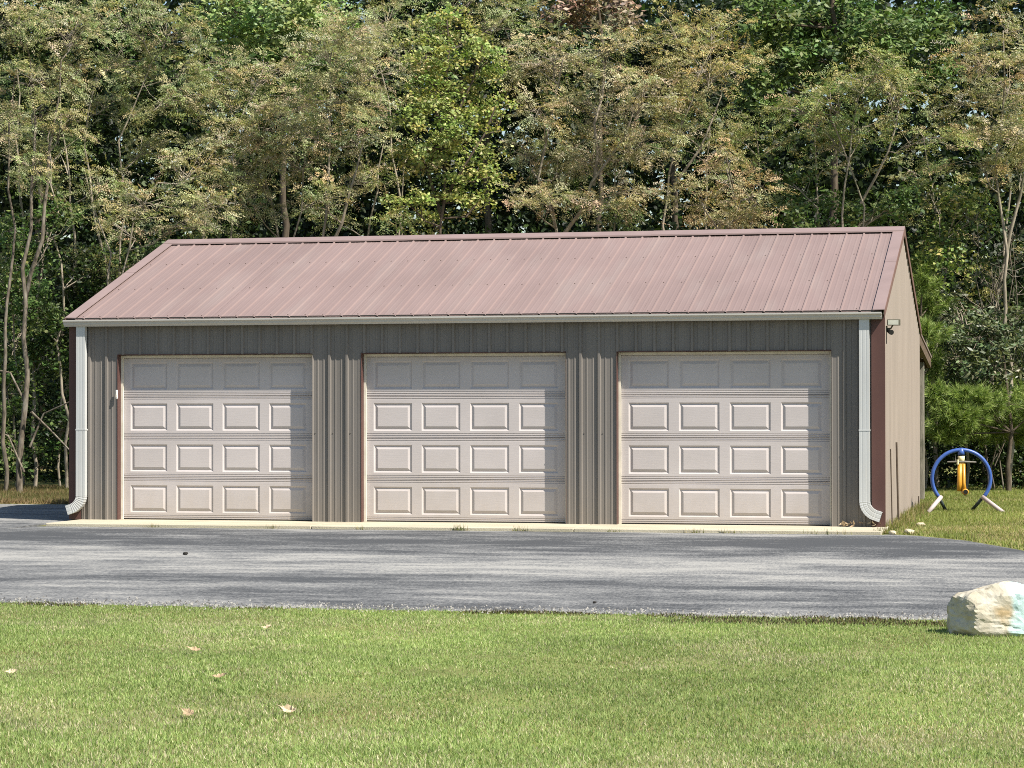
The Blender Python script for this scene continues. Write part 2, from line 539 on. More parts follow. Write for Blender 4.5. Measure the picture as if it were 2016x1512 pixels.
# screws on the roof: rows of small heads
mb = MB()
k = 0
x = ROOFPH
while x > 0.2:
    for v in (0.03, 0.36, 0.68, 0.97):
        p = Vector((x-0.05, EY+(RY-EY)*v, EZ+(RZ-EZ)*v))
        mb.box(tuple(p+Vector((-0.006, -0.006, -0.004))), tuple(p+Vector((0.006, 0.006, 0.009))))
    x -= PITCH
o = mb.build('roof_screws', 'screw', garage); o['kind'] = 'stuff'
mb = MB()
x = RIB0
while x < L-0.2:
    for z in (1.15, 2.5):
        if open_v0(x+0.05) < 0 or z > 2.3:
            mb.box((x+0.042, -0.008, z-0.006), (x+0.054, 0.002, z+0.006))
    x += PITCH
o = mb.build('wall_screws', 'wall', garage); o['kind'] = 'stuff'
# ridge cap: two flat leaves in three lengths, with a hemmed lower edge
rcx = [-0.02, 3.7, 7.3, L+0.035]
for i in range(3):
    mb = MB()
    for sg in (1, -1):
        q = [(0, RZ+0.042), (sg*0.20, RZ+0.042-0.20*SL), (sg*0.206, RZ+0.020-0.20*SL), (sg*0.20, RZ+0.030-0.20*SL), (0, RZ+0.030)]
        mb.extrude([(RY+a*-1, z) for a, z in q], (rcx[i], 0, 0), (rcx[i+1]+(0.03 if i < 2 else 0), 0, 0), (0, 1, 0), (0, 0, 1.0+0.0005*i))
    mb.build('ridge_cap', 'rooftrim', garage)
MB().box((0.1, RY-0.13, RZ-0.05), (L-0.1, RY+0.13, RZ-0.045)).build('ridge_closure', 'seam', garage)
# rake trim on both gables: a flat top strip in two lengths and a side face
for x0, sg in ((0, -1), (L, 1)):
    for (v0_, v1_, dz) in ((0, 0.56, 0.0), (0.555, 0.995, 0.003)):
        for fr in (1, -1):
            def Q(v, up_, ox):
                y = EY+(RY-EY)*v-0.012*(1-v)
                if fr < 0: y = 2*RY-y
                return (x0+sg*ox, y, EZ+(RZ-EZ)*v+up_)
            mb = MB()
            v = []
            for vv in (v0_, v1_):
                v += [Q(vv, 0.026+dz, -0.118), Q(vv, 0.030+dz, 0.030), Q(vv, 0.020+dz, 0.030), Q(vv, 0.016+dz, -0.118)]
            mb.v = v
            mb.f = [(0,1,5,4),(1,2,6,5),(2,3,7,6),(3,0,4,7),(3,2,1,0),(4,5,6,7)]
            mb.build('rake_trim', 'rooftrim', garage)
    for fr in (1, -1):
        def Q(v, up_, ox):
            y = EY+(RY-EY)*v-0.012*(1-v)
            if fr < 0: y = 2*RY-y
            return (x0+sg*ox, y, EZ+(RZ-EZ)*v+up_)
        mb = MB(); v = []
        for vv in (0, 1):
            v += [Q(vv, 0.0195, 0.024), Q(vv, 0.0195, 0.034), Q(vv, -0.075, 0.034), Q(vv, -0.075, 0.024)]
        mb.v = v
        mb.f = [(0,1,5,4),(1,2,6,5),(2,3,7,6),(3,0,4,7),(3,2,1,0),(4,5,6,7)]
        mb.build('rake_board', 'rake', garage)
# corner trim: front leaf and side leaf
for x0, sg in ((0, -1), (L, 1)):
    a, b = (x0-0.024, 0.142) if sg < 0 else (L-0.142, L+0.024)
    mb = MB().box((a, -0.028, -0.012), (b, -0.022, WALLTOP+0.03))
    ox = x0+sg*0.024
    mb.box((min(ox, ox-sg*0.006), -0.022, -0.012), (max(ox, ox-sg*0.006), 0.03, WALLTOP+0.03))
    mb.build('corner_trim', 'trim', garage)
# header board behind the gutter
MB().box((0.0, -0.049, WALLTOP-0.03), (L, -0.005, EZ-0.009)).build('fascia', 'trim', garage)
# gutter in three lengths, moulded front
gp = [(-0.05, 0.0), (-0.136, 0.0), (-0.141, 0.010), (-0.159, 0.026), (-0.163, 0.050), (-0.182, 0.062), (-0.186, 0.068), (-0.186, 0.087), (-0.178, 0.087), (-0.176, 0.074), (-0.05, 0.074)]
gx = [-0.05, 3.62, 7.25, L-0.005]
for i in range(3):
    MB().extrude(gp, (gx[i]+(0.0008 if i else 0), 0, 2.568), (gx[i+1], 0, 2.568), (0, 1, 0), (0, 0, 1)).build('gutter', 'gutter', garage)

# downspouts: rectangular fluted pipe, seam, corrugated elbow kicking to the side
def downspout(xc, sg):
    w, dp = 0.062, 0.04
    yc = -0.028-0.008-dp
    def ring(p, ax, r, wid=w, dep=dp):
        """fluted rectangle round p, across axis ax (in xz) and depth along y"""
        pr = [(-wid, -dep), (-wid*.55, -dep), (-wid*.42, -dep*.96), (-wid*.28, -dep), (wid*.28, -dep), (wid*.42, -dep*.96), (wid*.55, -dep), (wid, -dep), (wid, dep), (-wid, dep)]
        return [tuple(Vector(p)+ax*a*r+Vector((0, 1, 0))*b*r) for a, b in pr]
    def loft(rings):
        v = [q for r in rings for q in r]; n = len(rings[0]); f = []
        for k in range(len(rings)-1):
            for j in range(n):
                a, b = k*n+j, k*n+(j+1) % n
                f.append((a, b, b+n, a+n))
        f.append(tuple(reversed(range(n)))); f.append(tuple(len(v)-n+j for j in range(n)))
        m_ = MB(); m_.v = v; m_.f = f
        return m_
    X = Vector((1, 0, 0))
    up_ = loft([ring((xc, yc, 2.572), X, 1), ring((xc, yc, 1.16), X, 1)]).build('downspout', 'spout', garage)
    loft([ring((xc, yc, 1.19), X, 1.035), ring((xc, yc, 0.31), X, 1.035)]).build('lower_pipe', 'spout', up_)
    MB().box((xc-w-0.006, yc-dp-0.004, 1.18), (xc+w+0.006, yc+dp+0.036, 1.20)).build('strap', 'spout', up_)
    rings = []
    R_ = 0.19
    N = 19
    for k in range(N):
        t = k/(N-1)*math.radians(72)
        cx = xc+sg*R_*(1-math.cos(t)); cz = 0.315-R_*math.sin(t)
        ax = Vector((math.cos(t), 0, sg*math.sin(t)))
        rings.append(ring((cx, yc, cz), ax, 1.06 if k % 2 else 0.99))
    t = math.radians(72)
    tip = Vector((sg*math.sin(t), 0, -math.cos(t)))
    last = Vector((xc+sg*R_*(1-math.cos(t)), yc, 0.315-R_*math.sin(t)))
    ax = Vector((math.cos(t), 0, sg*math.sin(t)))
    for dd in (0.02, 0.07):
        rings.append(ring(tuple(last+tip*dd), ax, 1.03))
    el = loft(rings)
    el.build('elbow', 'spout', up_)
    tipc = last+tip*0.0705
    m_ = MB(); m_.v = ring(tuple(tipc), ax, 0.93); m_.f = [tuple(range(10))]
    m_.build('outlet', 'seam', up_)
downspout(0.175, -1)
downspout(10.575, 1)

# door openings: brown jambs, pale weather strip, header
for a, b in OPEN:
    mb = MB()
    mb.box((a-0.004, -0.012, -0.012), (a+0.004, 0.02, DH+0.004)); mb.box((a-0.03, 0.02, -0.012), (a+0.004, REC+0.03, DH+0.03))
    mb.build('jamb', 'trim', garage)
    mb = MB()
    mb.box((b-0.004, -0.003, -0.012), (b+0.004, 0.02, DH+0.004)); mb.box((b-0.004, 0.02, -0.012), (b+0.03, REC+0.03, DH+0.03))
    mb.build('jamb', 'trim', garage)
    mb = MB()
    mb.box((a+0.0045, -0.020, DH-0.004), (b-0.0045, 0.02, DH+0.006)); mb.box((a+0.0045, 0.02, DH-0.004), (b-0.0045, REC+0.03, DH+0.03))
    mb.build('header_trim', 'trim', garage)
    for q in (a+0.0045, b-0.0345):
        MB().box((q, REC-0.035, -0.010), (q+0.030, REC-0.006, DH-0.009)).build('weather_strip', 'strip', garage)
    MB().box((a+0.036, REC-0.035, DH-0.04), (b-0.036, REC-0.006, DH-0.009)).build('weather_strip', 'strip', garage)

# sectional doors: moulded sections with raised panels
SW, SH = DW-0.02, (DH-0.004)/4
PW, PH, PB_ = 0.52, 0.362, 0.085
step = 0.65
px0 = (SW-(3*step+PW))/2
def section_mesh():
    xs_ = [0]
    for i in range(4): xs_ += [px0+i*step, px0+i*step+PW]
    xs_.append(SW)
    rows = [(0.0, .010), (0.006, 0.0), (0.016, 0), (0.020, .009), (0.026, .009), (0.030, 0), (0.040, 0), (0.044, .007), (0.049, .007), (0.053, 0),
            (PB_, 0), (PB_+PH, 0), (SH-0.050, 0), (SH-0.046, .007), (SH-0.041, .007), (SH-0.037, 0), (SH-0.026, 0), (SH-0.022, .009), (SH-0.016, .009), (SH-0.012, 0), (SH-0.006, 0), (SH-0.002, .010)]
    v, f = [], []
    for z, d_ in rows:
        for x_ in xs_: v.append((x_, d_, z))
    n = len(xs_)
    for j in range(len(rows)-1):
        for i in range(n-1):
            if j == 10 and i % 2 == 1: continue
            a = j*n+i
            f.append((a, a+1, a+n+1, a+n))
    for i in range(4):
        x0 = px0+i*step
        def rect(ins, d_):
            k = len(v)
            v.extend([(x0+ins, d_, PB_+ins), (x0+PW-ins, d_, PB_+ins), (x0+PW-ins, d_, PB_+PH-ins), (x0+ins, d_, PB_+PH-ins)])
            return k
        r0, r1, r2_ = rect(0, 0), rect(0.020, 0.016), rect(0.022, 0.016)
        for A, B in ((r0, r1), (r1, r2_)):
            for k in range(4):
                k2 = (k+1) % 4
                f.append((A+k, A+k2, B+k2, B+k))
    return pymesh('section', v, f)
def panel_mesh():
    v = []
    for ins, d_ in ((0.022, 0.016), (0.055, 0.001), (0.058, 0.0)):
        v += [(ins, d_, ins), (PW-ins, d_, ins), (PW-ins, d_, PH-ins), (ins, d_, PH-ins)]
    f = []
    for A in (0, 4):
        for k in range(4):
            k2 = (k+1) % 4
            f.append((A+k, A+k2, A+4+k2, A+4+k))
    f.append((8, 9, 10, 11))
    return pymesh('raised_panel', v, f)
sec_me, pan_me = section_mesh(), panel_mesh()
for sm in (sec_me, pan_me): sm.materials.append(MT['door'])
for di, (a, b) in enumerate(OPEN):
    dr = MB().box((0.0, 0.030, -0.008), (SW, 0.06, DH-0.006)).build('garage_door', 'seam', garage, loc=(a+0.01, REC, 0))
    for k in range(4):
        z0 = k*SH
        dy = random.uniform(-0.0015, 0.0015)
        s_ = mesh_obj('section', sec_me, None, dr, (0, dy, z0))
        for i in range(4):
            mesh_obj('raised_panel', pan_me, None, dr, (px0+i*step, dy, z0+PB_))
    MB().box((0.0, 0.0, -0.011), (SW, 0.03, 0.0)).build('bottom_seal', 'black', dr)
# small white sensor box on the first jamb
kp = MB().box((OPEN[0][0]-0.014, -0.050, 1.60), (OPEN[0][0]+0.016, -0.027, 1.72)).build('keypad', 'white', garage, bevel=0.009)
MB().box((OPEN[0][0]-0.009, -0.053, 1.62), (OPEN[0][0]+0.011, -0.050, 1.66)).build('keypad_cover', 'strip', kp)

# lean-to shed roof behind, held on posts
ly0, ly1, lz0, lz1 = 7.42, 10.55, 2.62, 2.30
lr = MB(); lr.v = [(-0.02, ly0, lz0), (L+0.02, ly0, lz0), (L+0.02, ly1, lz1), (-0.02, ly1, lz1), (-0.02, ly0, lz0+0.03), (L+0.02, ly0, lz0+0.03), (L+0.02, ly1, lz1+0.03), (-0.02, ly1, lz1+0.03)]
lr.f = [(0,3,2,1),(4,5,6,7),(0,1,5,4),(1,2,6,5),(2,3,7,6),(3,0,4,7)]
lt = lr.build('lean_to_roof', 'roof', garage)
for x_ in (0.0, L-0.045):
    bmz = MB(); bmz.v = [(x_, ly0, lz0-0.16), (x_+0.05, ly0, lz0-0.16), (x_+0.05, ly1, lz1-0.16), (x_, ly1, lz1-0.16), (x_, ly0, lz0-0.002), (x_+0.05, ly0, lz0-0.002), (x_+0.05, ly1, lz1-0.002), (x_, ly1, lz1-0.002)]
    bmz.f = lr.f
    bmz.build('rafter', 'beam', lt)
MB().box((0.051, ly1-0.05, lz1-0.16), (L-0.051, ly1-0.003, lz1-0.006)).build('eave_beam', 'beam', lt)
for x_ in (0.07, 3.6, 7.2, L-0.12):
    MB().box((x_-0.065, 9.53, -0.2), (x_+0.065, 9.66, 2.22)).build('post', 'oldwood', garage, bevel=0.006)

# flood light by the right corner of the gable
fl = thing('flood_light', 'small bronze flood light with pale lens mounted high on the tan gable wall', 'flood light', (L+0.02, 0.22, 2.46))
MB().box((0.0, -0.035, -0.035), (0.018, 0.035, 0.035)).build('wall_plate', 'bronze', fl, bevel=0.004)
MB().tube([(0.015, 0, 0), (0.06, -0.005, 0.0), (0.085, -0.02, 0.04)], 0.011, 8).build('bracket', 'bronze', fl)
hd = MB()
hd.v = [(0.02,-0.10,0.035),(0.185,-0.06,0.035),(0.185,-0.06,0.115),(0.02,-0.10,0.115),(0.045,0.0,0.045),(0.165,0.02,0.045),(0.165,0.02,0.10),(0.045,0.0,0.10)]
hd.f = [(0,1,2,3),(4,7,6,5),(0,4,5,1),(1,5,6,2),(2,6,7,3),(3,7,4,0)]
h_ = hd.build('housing', 'bronze', fl, bevel=0.004)
ls = MB()
ls.v = [(0.033,-0.1025,0.046),(0.160,-0.0715,0.046),(0.160,-0.0715,0.104),(0.033,-0.1025,0.104),(0.033,-0.096,0.046),(0.160,-0.065,0.046),(0.160,-0.065,0.104),(0.033,-0.096,0.104)]
ls.f = hd.f
ls.build('lens', 'lens', h_)
MB().tube([(0.02, -0.01, -0.02), (0.06, -0.05, -0.045), (0.075, -0.075, -0.05)], [0.02, 0.03, 0.033], 10).build('motion_sensor', 'black', fl)
MB().tube([(0.008, -0.01, -0.03), (0.008, -0.012, -0.1), (0.006, -0.008, -0.19)], 0.005, 6).build('cable', 'black', fl)

# ------------------------------------------------------------------ rods against the gable
def rod(name, label, pts, r, grp=None):
    o = thing(name, label, 'rod', pts[0], 0, grp)
    p0 = Vector(pts[0])
    MB().tube([Vector(p)-p0 for p in pts], r, 6).build('shaft', 'rod', o)
    return o
rod('metal_rod', 'tall thin rusty rod standing upright against the tan gable wall', [(L+0.075, 1.60, -0.06), (L+0.062, 1.60, 0.5), (L+0.05, 1.62, 1.02)], 0.013)
rod('metal_rod', 'shorter thin rusty rod against the gable wall nearest the downspout', [(L+0.07, 0.52, -0.06), (L+0.06, 0.52, 0.5), (L+0.05, 0.53, 0.95)], 0.008)
rod('metal_stake', 'short dark stake beside the rear corner of the gable wall', [(L+0.06, 6.15, -0.06), (L+0.06, 6.15, 0.16)], 0.009)
TREE = {
'locust_a': (0.15, [[(-4.9,9.2,-0.1),(-4.85,9.22,1.52),(-4.81,9.17,3.31),(-4.75,9.25,4.65),(-4.66,9.14,5.97),(-4.75,9.28,7.6)], [(-4.87,9.3,3.31),(-4.44,9.11,4.45),(-4.38,9.28,5.98),(-4.11,9.13,7.56)], [(-5.23,9.31,-0.1),(-5.1,9.08,2.41),(-5.11,9.32,4.66),(-5.04,9.08,5.98),(-5.06,9.32,7.35)], [(-4.83,9.22,1.61),(-5.08,9.17,2.1),(-5.4,9.25,2.17)], [(-4.68,9.11,0.81),(-4.46,9.28,1.39),(-3.92,9.13,1.61)], [(-4.64,9.08,1.43),(-4.38,9.32,1.08),(-3.89,9.08,0.73)], [(-4.81,9.17,0.37),(-5.11,9.25,0.99),(-5.3,9.14,1.08)]],
  [(-4.66,8.45,8.19,0.85,0.68,0.51),(-4.17,9.71,8.18,0.85,0.66,0.47),(-4.71,9.19,7.23,0.85,0.64,0.43),(-4.92,8.7,6.38,0.51,0.47,0.43),(-4.08,9.95,7.49,0.6,0.49,0.38),(-4.44,8.6,5.65,0.51,0.38,0.26),(-4.2,9.34,6.52,0.51,0.4,0.3)]),
'locust_b': (0.075, [[(-4.19,11.3,-0.1),(-4.14,11.32,3.76),(-4.35,11.27,4.88),(-4.62,11.35,6.29),(-4.32,11.24,7.58)], [(-3.99,11.4,-0.1),(-3.93,11.21,3.94),(-3.78,11.38,5.25),(-3.88,11.23,6.36),(-3.28,11.35,7.84)]],
  [(-3.89,11.63,7.9,0.81,0.67,0.54),(-3.05,11.52,8.42,0.81,0.67,0.54),(-2.62,10.66,7.08,0.9,0.67,0.45),(-4.45,12.03,7.12,0.72,0.56,0.4),(-3.77,10.86,8.62,0.72,0.58,0.45),(-2.05,11.21,7.78,0.63,0.54,0.45),(-3.68,11.87,6.33,0.81,0.56,0.31)]),
'locust_c': (0.06, [[(-3.24,9.6,-0.1),(-3.19,9.62,3.66),(-2.94,9.57,4.82),(-2.52,9.65,5.44)], [(-3.44,9.7,-0.1),(-3.3,9.51,4.19),(-3.77,9.68,5.11),(-3.85,9.53,5.73)]],
  [(-2.5,8.89,5.06,0.95,0.65,0.34),(-2,10.28,5.76,0.77,0.6,0.43),(-1.36,9.3,5.03,0.69,0.51,0.33),(-3.54,9.36,5.52,0.52,0.41,0.3),(-3.43,10.26,4.7,0.52,0.37,0.22),(-1.85,8.87,4.66,0.6,0.41,0.22)]),
'locust_d': (0.08, [[(-1.03,12.2,-0.1),(-1.07,12.22,4.61),(-1.41,12.17,5.74),(-1.93,12.25,6.79)], [(-0.91,12.3,-0.1),(-0.8,12.11,4.51),(-0.66,12.28,5.73),(-0.62,12.13,6.74)]],
  [(-2.37,12.93,7.36,0.82,0.64,0.46),(-1.28,11.77,6.63,1.01,0.76,0.5),(-0.9,12.1,6,0.82,0.62,0.41),(-0.92,12.78,7.39,0.73,0.64,0.55),(-1.55,11.45,5.86,0.73,0.55,0.37),(-1.6,12.73,7.88,0.73,0.57,0.41),(-2.3,12.17,6.51,0.55,0.46,0.37),(-1.45,11.72,5.19,0.73,0.49,0.26),(-0.78,12.94,5.27,0.55,0.4,0.26),(-0.83,11.59,6.78,0.55,0.46,0.37)]),
'locust_e': (0.08, [[(0.13,11,-0.1),(0.03,11.02,4.42),(0.18,10.97,5.5),(0.25,11.05,6.77),(0.24,10.94,7.67)], [(0.14,11.1,4.24),(0.63,10.91,5.3),(0.81,11.08,6.22)]],
  [(0.19,11.11,6.97,0.89,0.73,0.58),(0.57,11.42,6.35,0.71,0.6,0.49),(0.35,10.27,7.66,0.8,0.67,0.53),(0.88,11.66,7.47,0.71,0.65,0.58),(0.67,10.76,8.17,0.8,0.62,0.45),(-0.15,10.7,6.29,0.62,0.51,0.4),(0.68,11.69,5.65,0.53,0.44,0.34),(0.35,10.29,5.26,0.53,0.42,0.31)]),
'maple': (0.075, [[(2.65,9.4,-0.1),(2.67,9.42,4.53),(2.77,9.37,5.55),(2.81,9.45,6.68),(2.8,9.34,8.05)], [(2.67,9.5,4.71),(2.45,9.31,5.56),(2.05,9.48,6.45)], [(2.68,9.51,4.97),(3.25,9.28,5.71),(3.6,9.52,6.58)], [(2.78,9.42,5.82),(2.53,9.37,6.85),(2.37,9.45,7.73)], [(2.82,9.31,6.15),(3.21,9.48,7.02),(3.42,9.33,7.6)]],
  [(2.6,10.12,8.09,0.51,0.47,0.43),(2.57,8.73,7.45,0.44,0.43,0.43),(3.23,9.66,7.48,0.51,0.51,0.51),(2.78,9.69,6.8,0.65,0.54,0.43),(2.34,8.72,6.35,0.36,0.36,0.36),(3.43,10.12,6.49,0.29,0.36,0.43),(2.64,9.02,5.87,0.58,0.46,0.34),(2.08,9.24,5.64,0.36,0.36,0.36),(3.29,10.01,5.61,0.39,0.39,0.39),(2.32,8.66,4.9,0.38,0.34,0.31),(3.25,9.88,5.03,0.33,0.29,0.26),(2.77,9.43,5.22,0.44,0.37,0.31),(2.6,8.87,6.96,0.44,0.41,0.39),(2.34,10.15,4.76,0.36,0.27,0.19),(3.27,8.82,6.17,0.39,0.37,0.34)]),
'locust_f': (0.085, [[(4.39,11.6,-0.1),(4.23,11.62,4.66),(3.94,11.57,5.56),(4.11,11.65,6.74),(4.36,11.54,7.7)], [(4.33,11.7,4.57),(4.91,11.51,5.44),(5.43,11.68,6.25),(5.73,11.53,7.03)], [(4.86,11.71,5.42),(5.01,11.48,6.51),(5.06,11.72,7.53)]],
  [(4.06,12.11,7.8,0.81,0.68,0.54),(5.08,11.59,7.78,0.81,0.68,0.54),(4,11.1,6.76,0.63,0.56,0.5),(4.75,12.35,6.89,0.9,0.77,0.63),(5.91,11,6.87,0.72,0.63,0.54),(5.78,11.74,6.12,0.81,0.63,0.45),(4.73,12,5.95,0.9,0.66,0.41),(4.27,10.88,5.18,0.59,0.45,0.31),(3.37,12.27,7.75,0.54,0.5,0.45),(5.67,11.34,5.32,0.63,0.47,0.31),(5.04,11.32,5.07,0.54,0.41,0.27),(3.51,12.28,6.1,0.5,0.44,0.38),(3.77,10.88,5.1,0.45,0.37,0.29),(4.27,11.98,5.77,0.54,0.45,0.36)]),
'locust_g': (0.075, [[(5.86,12.8,-0.1),(5.98,12.82,5.72),(6.25,12.77,6.53),(6.56,12.85,7.45)], [(5.9,12.9,5.18),(6.63,12.71,6.15),(6.97,12.88,7.08)]],
  [(6.7,13.5,8.41,0.74,0.57,0.39),(6.81,12.1,7.57,0.93,0.74,0.56),(6.06,13.14,7.5,0.51,0.53,0.56),(7.23,13,7.72,0.42,0.43,0.45),(6.17,12.16,8.18,0.56,0.51,0.46),(6.22,13.54,6.95,0.56,0.42,0.28),(5.95,12.35,6.5,0.46,0.42,0.37)]),
'locust_h': (0.05, [[(7.41,9.8,-0.1),(7.47,9.82,4.22),(7.62,9.77,4.89),(7.48,9.85,5.49)], [(7.44,9.9,4.31),(7.12,9.71,4.81)], [(7.47,9.91,4.48),(8.01,9.68,4.87)]],
  [(7.58,9.15,5.59,0.52,0.38,0.24),(6.91,10.53,5.05,0.65,0.49,0.33),(7.97,9.37,4.97,0.56,0.46,0.36),(7.5,9.7,4.63,0.78,0.5,0.22),(7.32,10.38,5.29,0.61,0.46,0.31)]),
'locust_i': (0.06, [[(9.21,12,-0.1),(9.24,12.02,4.78),(9.3,11.97,5.83),(9.49,12.05,6.9)], [(9.55,12.1,-0.1),(9.57,11.91,4.94),(9.39,12.08,5.66),(9.06,11.93,6.45)], [(9.52,12.11,5.04),(10.02,11.88,5.89),(10.18,12.12,6.8)]],
  [(9.53,12.68,7.33,0.73,0.56,0.38),(9.04,11.7,6.78,0.64,0.51,0.38),(10.17,11.76,6.93,0.68,0.58,0.47),(9.52,12.66,6.43,0.82,0.6,0.38),(10.67,11.27,6.07,0.73,0.5,0.27),(8.3,12.41,6.8,0.64,0.44,0.24),(9.04,12.12,6.16,0.55,0.4,0.26),(9.98,11.41,7.41,0.55,0.46,0.36)]),
'locust_j': (0.08, [[(12,12.8,-0.1),(11.97,12.82,4.17),(11.8,12.77,5.76),(12.02,12.85,7.19),(11.94,12.74,8.06)], [(11.95,12.9,3.99),(12.24,12.71,5.22),(12.41,12.88,6.65)]],
  [(12.01,13.5,8.27,0.56,0.53,0.51),(11.44,12.1,7.5,0.74,0.58,0.42),(12.06,13.14,7.18,0.65,0.57,0.48),(11.14,13,6.88,0.56,0.45,0.33),(11.87,12.16,6.4,0.74,0.58,0.42),(12.58,13.54,6.36,0.65,0.6,0.56),(12.68,12.35,7.45,0.65,0.6,0.56),(11.54,12.73,5.76,0.56,0.42,0.28),(12.23,13.36,5.63,0.56,0.44,0.32)]),
'locust_k': (0.07, [[(0.91,13.6,-0.1),(0.81,13.62,4.87),(0.63,13.57,6.78),(0.3,13.65,8.24)]],
  [(0.44,13.89,8.85,0.85,0.69,0.52),(0.12,12.92,8.23,0.66,0.57,0.47),(0.72,14.32,8.22,0.66,0.54,0.43),(0.33,13.22,7.22,0.66,0.54,0.43),(3.01,13.44,8.68,0.76,0.64,0.52),(2.34,14.21,9.4,0.66,0.54,0.43)]),
'oak_a': (0.2, [[(-3.11,18.5,-0.1),(-3.11,18.52,5.83),(-3.15,18.47,9.05),(-3.23,18.55,11.43)]],
  [(-3.08,17.75,9.79,1.26,0.95,0.63),(-2.6,19.02,9.76,0.95,0.79,0.63),(-4.46,18.48,9.85,0.84,0.74,0.63),(-3.61,18.01,8.89,0.84,0.66,0.47),(-2.33,19.25,9.02,0.63,0.55,0.47),(-2.46,17.89,9.05,0.84,0.63,0.42),(-3.16,18.65,8.32,0.95,0.74,0.53)]),
'oak_b': (0.22, [[(8.47,18,-0.1),(8.48,18.02,5.55),(8.59,17.97,8.57),(8.49,18.05,10.82)]],
  [(7.15,17.37,9.24,0.73,0.62,0.52),(7.86,18.2,9.24,0.83,0.68,0.52),(8.66,18.34,9.34,0.83,0.7,0.57),(9.54,17.3,8.84,0.83,0.68,0.52),(10.24,18.69,9.13,0.83,0.7,0.57),(7.52,17.68,8.47,0.73,0.6,0.47),(8.31,17.78,8.36,0.83,0.65,0.47),(10.24,18.65,8.31,0.62,0.55,0.47),(7.16,17.27,7.92,0.52,0.47,0.42),(9.05,18.43,8.52,0.62,0.52,0.42)]),
'oak_c': (0.17, [[(3.46,19.5,-0.1),(3.45,19.52,6.84),(3.59,19.47,8.96),(3.41,19.55,10.47)]],
  [(3.03,19.06,9.98,0.59,0.49,0.39),(3.56,20.24,10.05,0.59,0.49,0.39),(4.13,18.86,9.48,0.39,0.33,0.28),(2.67,19.71,9.67,0.43,0.34,0.26),(3.31,19.83,10.53,0.75,0.54,0.32)]),
'oak_d': (0.2, [[(-9.51,20.5,-0.1),(-9.53,20.52,6.12),(-9.39,20.47,9.55),(-9.3,20.55,11.85)]],
  [(-9.89,20.77,11.22,1.42,1.04,0.66),(-8.42,20.77,11.05,1.31,0.98,0.66),(-8.74,19.83,9.89,1.31,0.98,0.66),(-10.84,21.22,10.17,0.98,0.88,0.77),(-7.3,20.11,9.99,0.98,0.82,0.66),(-6.43,20.35,11.12,1.09,0.88,0.66),(-9.29,21.11,8.71,1.31,0.98,0.66),(-6.56,19.75,8.68,1.09,0.88,0.66),(-10.74,20.99,12.23,1.31,0.98,0.66)]),
'oak_e': (0.2, [[(0.58,21.5,-0.1),(0.58,21.52,6),(0.48,21.47,9.36),(0.58,21.55,11.61)]],
  [(-0.75,22.23,11.33,1.45,1.06,0.67),(1.15,21.06,10.94,1.23,0.89,0.56),(-1.24,21.41,10.19,1,0.84,0.67),(0.46,22.07,9.9,1.34,1,0.67),(-0.14,20.75,8.61,1.34,1,0.67),(1.39,22.04,8.62,1.12,0.89,0.67),(-1.72,21.46,11.24,1,0.84,0.67),(2.06,21.03,9.35,0.67,0.61,0.56)]),
'oak_f': (0.19, [[(4.83,21,-0.1),(4.84,21.02,6.96),(4.96,20.97,8.59),(4.84,21.05,10.02)]],
  [(4.76,21.57,9.11,0.77,0.66,0.55),(4.42,20.91,8.49,0.77,0.72,0.66),(5.46,20.57,8.19,0.99,0.77,0.55),(5.95,21.73,9.32,0.66,0.61,0.55),(5.17,20.35,9.68,0.55,0.42,0.29),(4.04,21.22,9.09,0.55,0.5,0.44),(5.79,21.32,10.03,0.55,0.44,0.33)]),
'shrub_a': (0.04, [[(-5.63,10.6,-0.1),(-5.64,10.62,2.45),(-5.52,10.57,3.74)]],
  [(-5.41,9.89,3.71,0.53,0.53,0.53),(-5.94,11.28,2.84,0.53,0.53,0.53),(-5.69,10.3,1.8,0.44,0.53,0.62),(-5.13,10.36,3.36,0.44,0.49,0.53),(-5.33,11.26,2.46,0.44,0.49,0.53),(-5.4,9.87,0.8,0.44,0.44,0.44),(-5.52,11.01,4.51,0.44,0.42,0.4),(-4.89,10.72,4.94,0.4,0.37,0.35),(-5.47,10.01,4.72,0.35,0.35,0.35)]),
'shrub_b': (0.04, [[(-5.26,11.8,-0.1),(-5.27,11.82,2.48),(-5.15,11.77,3.8)]],
  [(-5.14,11.76,3.8,0.64,0.52,0.41),(-4.88,12.33,3.34,0.64,0.54,0.45),(-4.94,11.05,2.83,0.54,0.5,0.45),(-5.2,12.37,2.01,0.54,0.54,0.54),(-5.32,11.71,1.06,0.54,0.54,0.54),(-4.47,11.37,4.14,0.54,0.45,0.36),(-4.35,12.53,3.83,0.54,0.45,0.36),(-3.3,11.15,4.2,0.54,0.44,0.33)]),
'shrub_c': (0.05, [[(11.25,13.2,-0.1),(11.25,13.22,1.96),(11.34,13.17,2.94)]],
  [(11.04,13.93,3.15,0.42,0.45,0.47),(11.53,12.77,2.75,0.56,0.52,0.47),(12.05,13.1,2.93,0.52,0.49,0.47),(11.05,13.78,2.42,0.42,0.42,0.42),(11.8,12.45,2.21,0.56,0.47,0.38),(12.39,13.73,2.41,0.47,0.47,0.47)]),
'shrub_d': (0.04, [[(8.62,12.6,-0.1),(8.63,12.62,4.2),(8.73,12.57,5.01)]],
  [(8.67,13.11,5.23,0.46,0.35,0.24),(9.08,12.59,4.91,0.46,0.36,0.26),(8.42,12.1,4.89,0.37,0.31,0.26),(9.64,13.35,4.96,0.46,0.37,0.28),(10.1,12,5.02,0.46,0.39,0.31),(8.26,12.74,5.48,0.33,0.27,0.2)]),
'shrub_e': (0.05, [[(10.52,13.4,-0.1),(10.58,13.42,3.32),(10.81,13.37,4.4)]],
